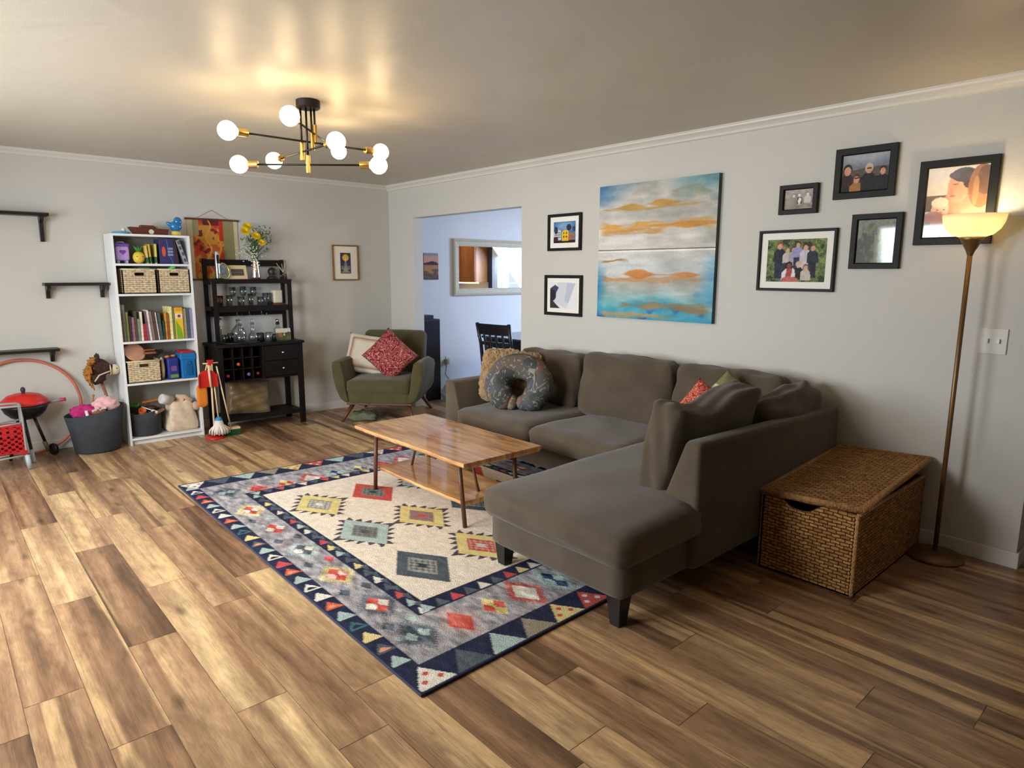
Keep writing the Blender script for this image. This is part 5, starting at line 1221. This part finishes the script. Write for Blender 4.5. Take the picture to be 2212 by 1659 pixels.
pic_mesh('picture', p, .15, .115, M_attr, T, Matrix.Translation((.0008,-.075,0))@Matrix.Rotation(PI/2,4,'Z'))
put_pillow('gold_cushion','shiny brown gold cushion slumped on the lower shelf of the bar cabinet','cushion',.42,.34,.13,mat('gold_satin',(120,98,62),.38,sheen=.5,bump=.3,bscale=6,spec=.6),(.215,-1.765,.29),0,.35,.12,8,wr=.010)

# ---- wall scroll (plain abstract stand-in), three dark wall shelves
T = thing('wall_scroll', 'hanging red and gold abstract scroll on wooden bars, behind the flowers', 'scroll', (.006,-1.918,1.41))
p = Pic(110,124,(206,196,160)); p.rect(.10,0,.86,.965,(196,98,52)); n = vnoise(124,110,6,5,4,31); n2_ = vnoise(124,110,10,8,3,32)
p.put((p.U>.1)&(p.U<.86)&(n>.55),(204,60,44)); p.put((p.U>.1)&(p.U<.86)&(n<.42),(206,150,66)); p.put((p.U>.1)&(p.U<.86)&(n2_>.62),(122,48,44))
p.rect(.70,0,.92,.75,(146,140,98)); p.rect(.10,0,.22,.26,(160,152,110)); p.rect(.62,.0,.70,.35,(196,54,42)); p.rect(.30,0,.62,.09,(110,40,48))
tt = .34+.05*np.sin(p.V*16); p.put(np.abs(p.U-tt-.06)<.014,(222,170,80)); tt = .60+.04*np.sin(p.V*13+2); p.put((np.abs(p.U-tt)<.018)&(p.V>.3),(226,160,60))
MB().bb(-.004,.010,-.245,.245,.552,.570).build('top_bar', M_walnut, T, bevel=.002); MB().bb(-.004,.010,-.235,.235,.0,.016).build('bottom_bar', M_walnut, T, bevel=.002)
pic_mesh('print', p, .45, .545, M_attr, T, Matrix.Translation((.0035,-.225,.010))@Matrix.Rotation(PI/2,4,'Z'))
MB().tube([(.0,-.15,.565),(.0,0,.648),(.0,.15,.565)],.0014,6).build('cord', plain((110,100,86)), T)
def wall_shelf(y0, y1, z, brs, bh, label):
    T = thing('wall_shelf', label, 'shelf', (0.001,(y0+y1)/2,z), group='dark wall shelves'); yc = (y0+y1)/2
    m = MB(); m.prism([(0.0,-.012),(.135,-.012),(.145,-.004),(.15,0),(.15,.012),(0,.012)], y0-yc, y1-yc, 'y'); m.v = [(x,y,z_) for x,y,z_ in m.v]; m.build('board', M_blackwood, T, bevel=.002)
    for b in brs:
        m = MB(); m.prism([(0,-.012),(.105,-.012),(.105,-.035),(.05,-.06),(.03,-bh),(0,-bh)], b-.014-yc, b+.014-yc, 'y'); m.build('bracket', M_blackwood, T, bevel=.002)
wall_shelf(-4.15,-3.205,1.935,(-3.25,-4.0),.21,'highest dark wall shelf, at the left edge')
wall_shelf(-3.285,-2.835,1.385,(-3.255,-2.870),.115,'middle dark wall shelf touching the bookcase')
wall_shelf(-3.95,-3.232,.855,(-3.275,-3.85),.105,'lowest dark wall shelf, above the toy grill')

# ================================================================== TOYS AT THE LEFT
T = thing('hobby_horse', 'brown plush hobby horse head on a stick in the big felt bin', 'toy', (.14,-2.935,.03))
M_brn = mat('brown_plush',(62,38,34),.95,bump=.8,bscale=120,var=.2,vscale=30)
hd = MB(); hd.sph((0,0,0),(.05,.085,.075),22,14,RM(-.5,0,0,(0,-.035,.655))).tube([(0,-.06,.60),(0,-.05,.56),(0,-.035,.53)],[.06,.062,.05],16).tube([(0,-.02,.66),(0,.05,.635)],[.055,.040],14)
kid_ = hd.build('head', M_brn, T, smooth=True)
MB().sph((0,.075,.628),(.040,.045,.045),18,12).build('muzzle', mat('cream_plush',(206,192,160),.95,bump=.6,bscale=120), T, smooth=True)
mn = MB(); rs = np.random.RandomState(2)
for i in range(70):
    t = rs.rand(); a = (.0,-.045-.045*math.sin(t*2.6),.73-.19*t); mn.tube([a,(rs.randn()*.035,a[1]-.030-.022*rs.rand(),a[2]+.01-.03*rs.rand()),(rs.randn()*.04,a[1]-.026,a[2]-.05-.02*rs.rand())],[.014,.013,.004],6)
mn.build('mane', mat('gold_mane',(166,110,44),.9,bump=.6,bscale=90), T, smooth=True)
for s in (-1,1): MB().tube([(s*.03,-.045,.715),(s*.04,-.045,.75),(s*.036,-.038,.775)],[.016,.014,.003],8).build('ear', M_brn, T, smooth=True)
br = MB(); pr = [(.048,.035+.0,.66),(.052,.03,.61)]; br.tube([(.046,.045,.625),(.056,.0,.612),(.060,-.05,.595),(.058,-.085,.545)],.006,8).tube([(x*.046,.040,.632+z*.048) for x,z in [(math.cos(a*PI/9),math.sin(a*PI/9)) for a in range(18)]],.005,6,closed=True)
br.build('bridle', plain((206,190,164)), T, smooth=True)
MB().sph((.038,.088,.64),.005,8,6).sph((.046,-.01,.675),.006,8,6).build('eyes', M_black, T)
MB().tube([(0,-.03,.54),(.0,.02,.30),(.0,.05,.02)],.012,10).build('stick', mat('stick_wood',(140,80,60),.5), T, smooth=True)

T = thing('felt_bin', 'large charcoal felt bin holding soft toys, standing on the floor left of the bookcase', 'bin', (.26,-3.055,.002)); n = 48
prof = [(0,0),(.155,0),(.165,.012),(.185,.18),(.215,.345),(.206,.345),(.176,.18),(.155,.02),(0,.02)]
m = MB().lathe(prof,n=n,cap=False); m.v = [(x*.86, y*1.02, z*(1+.10*(y/.215)*(z/.345))) for x,y,z in m.v]; m.build('body', M_felt, T, smooth=True)
solo(MB().soft((.25,-2.97,.375),(.15,.17,.10),.04,(.01,.01,.02),12,.008,7),'pink_plush',mat('pink_plush',(232,178,180),.95,bump=.6,bscale=120,sheen=.4),'pale pink plush bundle at the right in the large felt bin','toy',smooth=True)
m = MB().soft((.24,-3.13,.335),(.17,.17,.07),.03,(.0,.0,.02),10,.008,9); solo(m,'folded_fabric',cloth((188,52,120)),'magenta fabric standing in for a plush toy at the left in the large felt bin','fabric',smooth=True)  # plain magenta fabric stands in for a plush toy here
m = MB()
for i in range(6): m.sph((.34+.01*(i%2),-3.075+i*.017,.352+.008*(i%3)),(.013,.013,.013),10,7)
solo(m,'bead_toy',plain((206,190,176)),'string of pale beads near the middle of the large felt bin','toy',smooth=True)
solo(MB().tube([(.36,-3.13,.365),(.375,-3.125,.325),(.378,-3.12,.29)],[.010,.012,.016],10).sph((.378,-3.12,.285),(.015,.017,.012),10,7),'toy_bone',plain((224,216,200)),'white toy leg dangling over the front rim of the large felt bin','toy',smooth=True)
solo(MB().tube([(.33,-3.09,.335),(.36,-2.99,.345)],[.018,.020],10),'brown_toy',cloth((140,92,60)),'brown cloth roll along the front rim of the large felt bin','toy',smooth=True)
solo(MB().tube([(.22,-3.06,.36),(.22,-3.045,.46)],[.006,.006],8).sph((.22,-3.045,.462),(.009,.009,.012),8,6),'toy_stick',plain((150,110,70)),'thin wooden toy stick upright in the large felt bin','toy',smooth=True)

T = thing('hula_hoop', 'faded pink orange hula hoop leaning on the wall behind the toy grill', 'hoop', (.105,-3.50,.013), tilt=(0,-.105,0))
MB().tube([(0,.385*math.cos(a*2*PI/64),.388+.385*math.sin(a*2*PI/64)) for a in range(64)],.0115,10,closed=True).build('ring', mat('hoop_plastic',(190,110,84),.4,var=.25,vscale=5), T, smooth=True)

T = thing('toy_grill', 'toy kettle barbecue with a red lid and dark bowl on three legs', 'toy', (.225,-3.515,0))
MB().lathe([(.158,.455),(.160,.463),(.152,.485),(.11,.523),(.06,.538),(0,.541)],n=40,cap=False).build('lid', M_redpl, T, smooth=True)
MB().lathe([(0,.33),(.05,.332),(.10,.352),(.135,.39),(.152,.43),(.156,.454),(.150,.452),(0,.45)],n=40,cap=False).build('bowl', mat('grill_black',(20,18,18),.45), T, smooth=True)
MB().sph((0,0,.565),(.017,.017,.024),14,9).tube([(0,0,.538),(0,0,.556)],.012,10).build('knob', plain((60,40,56)), T, smooth=True)
MB().tube([(0,.14,.44),(.0,.20,.452),(.0,.25,.456)],[.010,.009,.012],10).build('side_handle', plain((150,146,160)), T, smooth=True)
MB().tube([(0,.235,.456),(0,.275,.458)],[.016,.014],10).build('handle_grip', plain((170,60,88)), T, smooth=True)
M_lg = mat('grill_leg',(36,24,24),.4)
for i,(a,b) in enumerate((((-.02,.05,.345),(-.06,.125,.05)),((.05,-.02,.35),(.12,.005,.005)),((.0,-.05,.345),(-.04,-.13,.005)))):
    MB().tube([a,b],.0115,10).build('leg', M_lg, T, smooth=True)
MB().tube([(.098,-.003,.10),(.123,.006,.002)],.0150,12).build('leg_sleeve', plain((186,198,198),.3), T, smooth=True)
MB().tube([(-.045,.10,.12),(-.06,.125,.045)],.014,12).build('leg_sleeve', plain((140,136,112),.4), T, smooth=True)
w2 = MB().lathe([(0,-.013),(.044,-.013),(.048,-.008),(.048,.008),(.044,.013),(0,.013)],n=28,cap=False,M=RM(PI/2,0,.5,(-.04,.158,.048))); w2.build('wheel', M_black, T, smooth=True)

T = thing('toy_cart', 'red plastic toy shopping cart with a pale frame, cut by the left picture edge', 'toy', (.425,-3.70,0))
M_pale = plain((150,158,152),.35)
fr = MB()
for x in (-.02,.13): 
    fr.tube([(x,-.12,.50),(x,.128,.495),(x,.133,.40),(x,.133,.13),(x,.14,.02)],.0085,8)
    fr.tube([(x,-.12,.35),(x,.13,.365)],.0075,8); fr.tube([(x,-.12,.10),(x,.13,.115)],.007,8)
fr.tube([(-.02,.128,.495),(.13,.128,.495)],.0085,8); fr.build('frame', M_pale, T, smooth=True)
bk = MB(); y0_, y1_, z0_, z1_ = -.14, .125, .15, .345
# side wall with a lattice of round-ish gaps
cells_y, cells_z = 6, 5
for i in range(cells_y+1): yy = y0_+(y1_-y0_)*i/cells_y; bk.bb(.128,.136,yy-.011,yy+.011,z0_,z1_)
for j in range(cells_z+1): zz = z0_+(z1_-z0_)*j/cells_z; bk.bb(.128,.136,y0_,y1_,zz-.011,zz+.011)
bk.bb(.129,.135,-.02,.07,.26,.34).bb(-.03,.13,y1_-.006,y1_,z0_,z1_).bb(-.03,.13,y0_,y1_,z0_-.008,z0_).bb(-.03,-.022,y0_,y1_,z0_,z1_)
bk.build('basket', plain((178,28,34),.35), T, bevel=.003)
MB().bb(.10,.14,.10,.14,.12,.155).build('corner_block', plain((178,28,34),.35), T, bevel=.004)
MB().tube([(.135,.136,.115),(.14,.142,.012)],.0165,12).build('front_foot', plain((176,190,192),.3), T, smooth=True)
MB().tube([(-.01,.136,.115),(-.01,.142,.012)],.0165,12).build('front_foot', plain((176,190,192),.3), T, smooth=True)

# ---- toy cleaning set
T = thing('cleaning_stand', 'toy cleaning stand with a red round foot and peg bar, between bookcase and bar cabinet', 'toy', (.475,-2.175,0))
MB().lathe([(0,0),(.082,0),(.086,.006),(.075,.016),(.02,.022),(0,.022)],n=36,cap=False).build('base', plain((190,36,36),.35), T, smooth=True)
M_lw = mat('light_wood',(222,196,156),.5)
MB().tube([(0,-.005,.02),(0,-.0,.69)],.009,12).build('pole', M_lw, T, smooth=True)
MB().tube([(0,-.062,.685),(0,.066,.685)],.0055,8).build('peg_bar', M_lw, T, smooth=True)
m = MB(); m.bb(-.014,.014,-.022,.022,.665,.712).bb(-.006,.006,-.03,.03,.70,.715); m.build('head', M_redpl, T, bevel=.004)
T = thing('toy_dustpan', 'red toy dustpan hanging on the toy cleaning stand', 'toy', (.50,-2.215,.475))
m = MB(); P_ = [(.075*math.cos(a),.10+.055*math.sin(a)) for a in np.linspace(0,PI,14)]+[(-.082,.0),(.082,.0)]; m.prism(P_, 0,.006,'x'); m.prism([(-.082,0),(-.075,0),(-.072,.12),(-.079,.11)],.006,.022,'x'); m.prism([(.075,0),(.082,0),(.079,.11),(.072,.12)],.006,.022,'x')
m.build('pan', M_redpl, T, bevel=.002); MB().tube([(.018,.02,-.0),(.018,.01,.20)],.0095,12).build('handle', M_lw, T, smooth=True)
T = thing('toy_hand_brush', 'orange toy hand brush hanging below the red dustpan', 'toy', (.478,-2.262,.335))
MB().soft((0,0,.065),(.034,.088,.17),.017,(0,.0,.02),seg=10).build('bristles', mat('orange_bristle',(222,128,30),.8,bump=.8,bscale=150), T, smooth=True); MB().tube([(0,.0,.13),(0,.06,.35)],.006,10).build('handle', M_lw, T, smooth=True)
T = thing('toy_mop', 'toy string mop with a blue collar standing on the red foot', 'toy', (.50,-2.145,.030))
MB().tube([(0,.0,.14),(-.015,-.02,.645)],.0065,10).build('handle', M_lw, T, smooth=True)
MB().lathe([(0,.165),(.018,.163),(.030,.145),(.032,.135),(0,.135)],n=24,cap=False).build('collar', plain((36,140,200),.4), T, smooth=True)
m = MB(); rs = np.random.RandomState(5)
for i in range(44):
    a = i*2*PI/44+rs.rand()*.1; r = .045+.018*rs.rand(); q = (r*1.25*math.cos(a),r*1.35*math.sin(a)); m.tube([(.024*math.cos(a),.024*math.sin(a),.138),(.036*math.cos(a),.036*math.sin(a),.09),(q[0],q[1],.05),(q[0]*1.05,q[1]*1.05,.006+.015*rs.rand())],[.006,.0065,.007,.005],6)
m.build('mop_head', plain((226,216,206),.9), T, smooth=True)
T = thing('toy_broom', 'toy broom with a dark green brush head, right of the toy mop', 'toy', (.462,-2.03,.0))
MB().bb(-.03,.035,-.045,.075,.0,.055).build('bristles', mat('green_bristle',(16,88,48),.8,bump=.8,bscale=150), T, bevel=.004); MB().prism([(-.03,-.045),(.035,-.045),(.035,.075),(-.03,.075)],.0555,.075).build('head', M_lw, T, bevel=.004)
MB().tube([(.0,.0,.07),(.035,-.10,.655)],.0065,10).build('handle', M_lw, T, smooth=True)

# ================================================================== DINING ROOM
T = thing('wall_mirror', 'wide wall mirror in a weathered whitewood frame in the dining room', 'mirror', (.0045,1.62,1.205), PI/2)
a, h = .735, .695; fw = .088; m = MB(); vs = []; fs = []
for (o, y) in ((0,0),(0,-.03),(.02,-.038),(.03,-.026),(fw*.8,-.020),(fw,-.012),(fw,0)): vs += [(-a+o,y,o),(a-o,y,o),(a-o,y,h-o),(-a+o,y,h-o)]
for r in range(7):
    for i in range(4): q = ((r+1)%7)*4; fs.append((r*4+i, r*4+(i+1)%4, q+(i+1)%4, q+i))
m.add(vs, fs).build('frame', mat('whitewashed_wood',(186,174,148),.6,var=.12,vscale=20,stretch=(1,1,6)), T, bevel=.002)
MB().bb(-a+fw-.01,a-fw+.01,-.010,-.004,fw-.01,h-fw+.01).build('mirror_glass', mat('mirror',(240,242,242),.005,1), T)
p = Pic(40,60,(206,140,116)); p.rect(0,0,1,.16,(140,130,146)); p.rect(0,.10,1,.3,(206,146,120),.8); p.poly([(0,.38),(.3,.34),(.6,.3),(.85,.34),(1,.4),(1,.5),(0,.5)],(66,50,54)); p.rect(0,.45,1,1,(176,118,72)); n = vnoise(60,40,14,5,3,7); p.put((p.V>.6)&(n>.45),(84,72,62),.8); p.put((p.V>.8),(74,62,56),.6)
T = thing('photo_print', 'unframed sunset landscape print on the dining room wall left of the mirror', 'picture', (.0045,.557,1.405), PI/2)
MB().bb(-.105,.105,-.010,0,0,.312).build('block', plain((80,66,60)), T); pic_mesh('picture', p, .21, .312, M_attr, T, Matrix.Translation((-.105,-.0105,0)))
T = thing('storage_tower', 'tall narrow black storage tower standing just inside the dining room doorway', 'cabinet', (.17,.355,0))
MB().bb(-.15,.15,-.13,.10,0,.955).build('body', mat('navy_black',(20,21,28),.45), T, bevel=.003); MB().bb(-.12,.11,-.13,.04,.9555,1.0).build('top_box', plain((34,36,46),.4), T, bevel=.003)
MB().bb(.1505,.153,-.12,.09,.02,.94).build('front_panel', mat('navy_black2',(26,27,36),.35), T, bevel=.002)
T = thing('power_outlet','white wall outlet low on the dining room wall beside the black tower','outlet',(.0045,.80,.335),PI/2)
MB().bb(-.04,.04,-.006,0,0,.125).build('plate', M_trim, T, bevel=.002); MB().bb(-.014,.014,-.008,-.005,.02,.05).bb(-.014,.014,-.008,-.005,.075,.105).build('sockets', plain((190,190,190)), T)
T = thing('power_adapter','beige plug and hanging cord at the dining room outlet','cable',(.03,.755,.30))
MB().soft((.0,.01,.10),(.05,.05,.06),.01,seg=6).build('plug', plain((176,160,140)), T, smooth=True)
MB().tube([(.0,.01,.075),(.02,-.02,.02),(.01,-.03,-.06),(.03,.03,-.14),(.02,.05,-.22),(.05,.06,-.288)],.007,8).build('cord', plain((170,156,142)), T, smooth=True)
m = MB().soft((.42,.50,.08),(.18,.10,.16),.04,(.01,.01,.01),12,.02,13); solo(m,'plastic_bag',mat('clear_plastic',(216,222,230),.25,bump=1,bscale=20,alpha=.75),'crumpled clear plastic bag on the floor behind the armchair','bag',smooth=True)
# dining table + chairs
M_dk = mat('dining_black',(24,22,28),.35)
T = thing('dining_table','dark dining table with a glossy top in the next room','table',(1.22,1.32,0))
MB().bb(-.72,.72,-.45,.45,.73,.755).build('tabletop', mat('table_gloss',(52,50,58),.14), T, bevel=.004); MB().bb(-.62,.62,-.40,.40,.62,.73).build('apron', M_dk, T)
for x in (-.60,.60):
    for y in (-.38,.38): MB().lathe([(0,0),(.022,0),(.03,.1),(.022,.3),(.036,.5),(.03,.56),(.04,.62),(.04,.66),(0,.66)],(x,y,0),16,cap=False).build('leg', M_dk, T, smooth=True)
def dchair(loc, rz, label):
    T = thing('dining_chair', label, 'chair', loc, rz)
    for s in (-1,1): MB().tube([(s*.20,.19,0),(s*.20,.20,.45),(s*.205,.235,.75),(s*.215,.285,.97)],.020,10).build('rear_post', M_dk, T, smooth=True)
    for s in (-1,1): MB().tube([(s*.20,-.20,0),(s*.20,-.20,.44)],.020,10).build('leg', M_dk, T, smooth=True)
    MB().soft((0,0,.455),(.46,.44,.04),.015,seg=8).build('seat', M_dk, T, smooth=True)
    def rail(z0, z1, nm):
        m = MB(); vs = []; fs = []; n = 10
        for i in range(n+1):
            x = -.21+.42*i/n; b = .02*(1-(x/.21)**2)
            for z in (z0,z1):
                y = .205+.08*(max(0,z-.5)/.47)**1.4+b; vs += [(x,y-.011,z),(x,y+.011,z)]
        for i in range(n): q = i*4; fs += [(q,q+4,q+6,q+2),(q+1,q+3,q+7,q+5),(q+2,q+6,q+7,q+3),(q,q+1,q+5,q+4)]
        fs += [(0,2,3,1),(n*4,n*4+1,n*4+3,n*4+2)]
        m.add(vs, fs).build(nm, M_dk, T)
    rail(.85,.965,'top_rail'); rail(.74,.775,'cross_rail'); rail(.54,.575,'cross_rail')
    for i in range(4):
        x = -.125+.083*i; b = .02*(1-(x/.21)**2)
        MB().tube([(x,.222+b,.56),(x,.245+b,.75),(x,.268+b,.87)],.0125,8).build('slat', M_dk, T)
dchair((1.365,.62,0), PI+.16, 'dark dining chair with a slatted back, seen through the doorway above the sofa')
# kitchen wall cabinets and curtains, seen in the mirror
T = thing('kitchen_cabinet','warm brown wooden wall cabinet reflected in the dining room mirror','cabinet',(2.95,3.43,1.32))
M_oak = mat('cabinet_oak',(140,84,40),.45,var=.2,vscale=10,stretch=(1,1,.2))
MB().bb(-.42,.42,-.16,.165,0,.80).build('body', M_oak, T)
for x in (-.21,.21):
    d = MB().bb(x-.20,x+.20,-.18,-.161,.01,.79).build('door', M_oak, T, bevel=.003)
    MB().bb(x-.14,x+.14,-.186,-.1805,.08,.72).build('door_panel', M_oak, d, bevel=.006)
lb = MB().bb(-.36,.36,-.10,-.05,-.022,-.002).build('light_strip', mat('strip_light',(255,220,140),.4,emit=6,ecol=(255,214,130)), T)
def curtain(name, x0, x1, m, label):
    n = 24; vs = []; fs = []
    for i in range(n+1):
        x = x0+(x1-x0)*i/n; y = 3.54+.018*math.sin(i*1.3)
        vs += [(x,y,.05),(x,y,2.2),(x,y+.006,2.2),(x,y+.006,.05)]
    for i in range(n):
        for j in range(4): fs.append((i*4+j,(i+1)*4+j,(i+1)*4+(j+1)%4,i*4+(j+1)%4))
    fs += [(0,1,2,3),(n*4+3,n*4+2,n*4+1,n*4)]
    solo(MB().add(vs, fs), name, m, label, 'curtain', smooth=True)
curtain('curtain',2.41,2.50,plain((50,42,48),.9),'narrow dark curtain reflected in the mirror beside the cabinet')
curtain('curtain',2.23,2.395,plain((196,200,206),.9),'pale curtain reflected in the mirror beside the window')
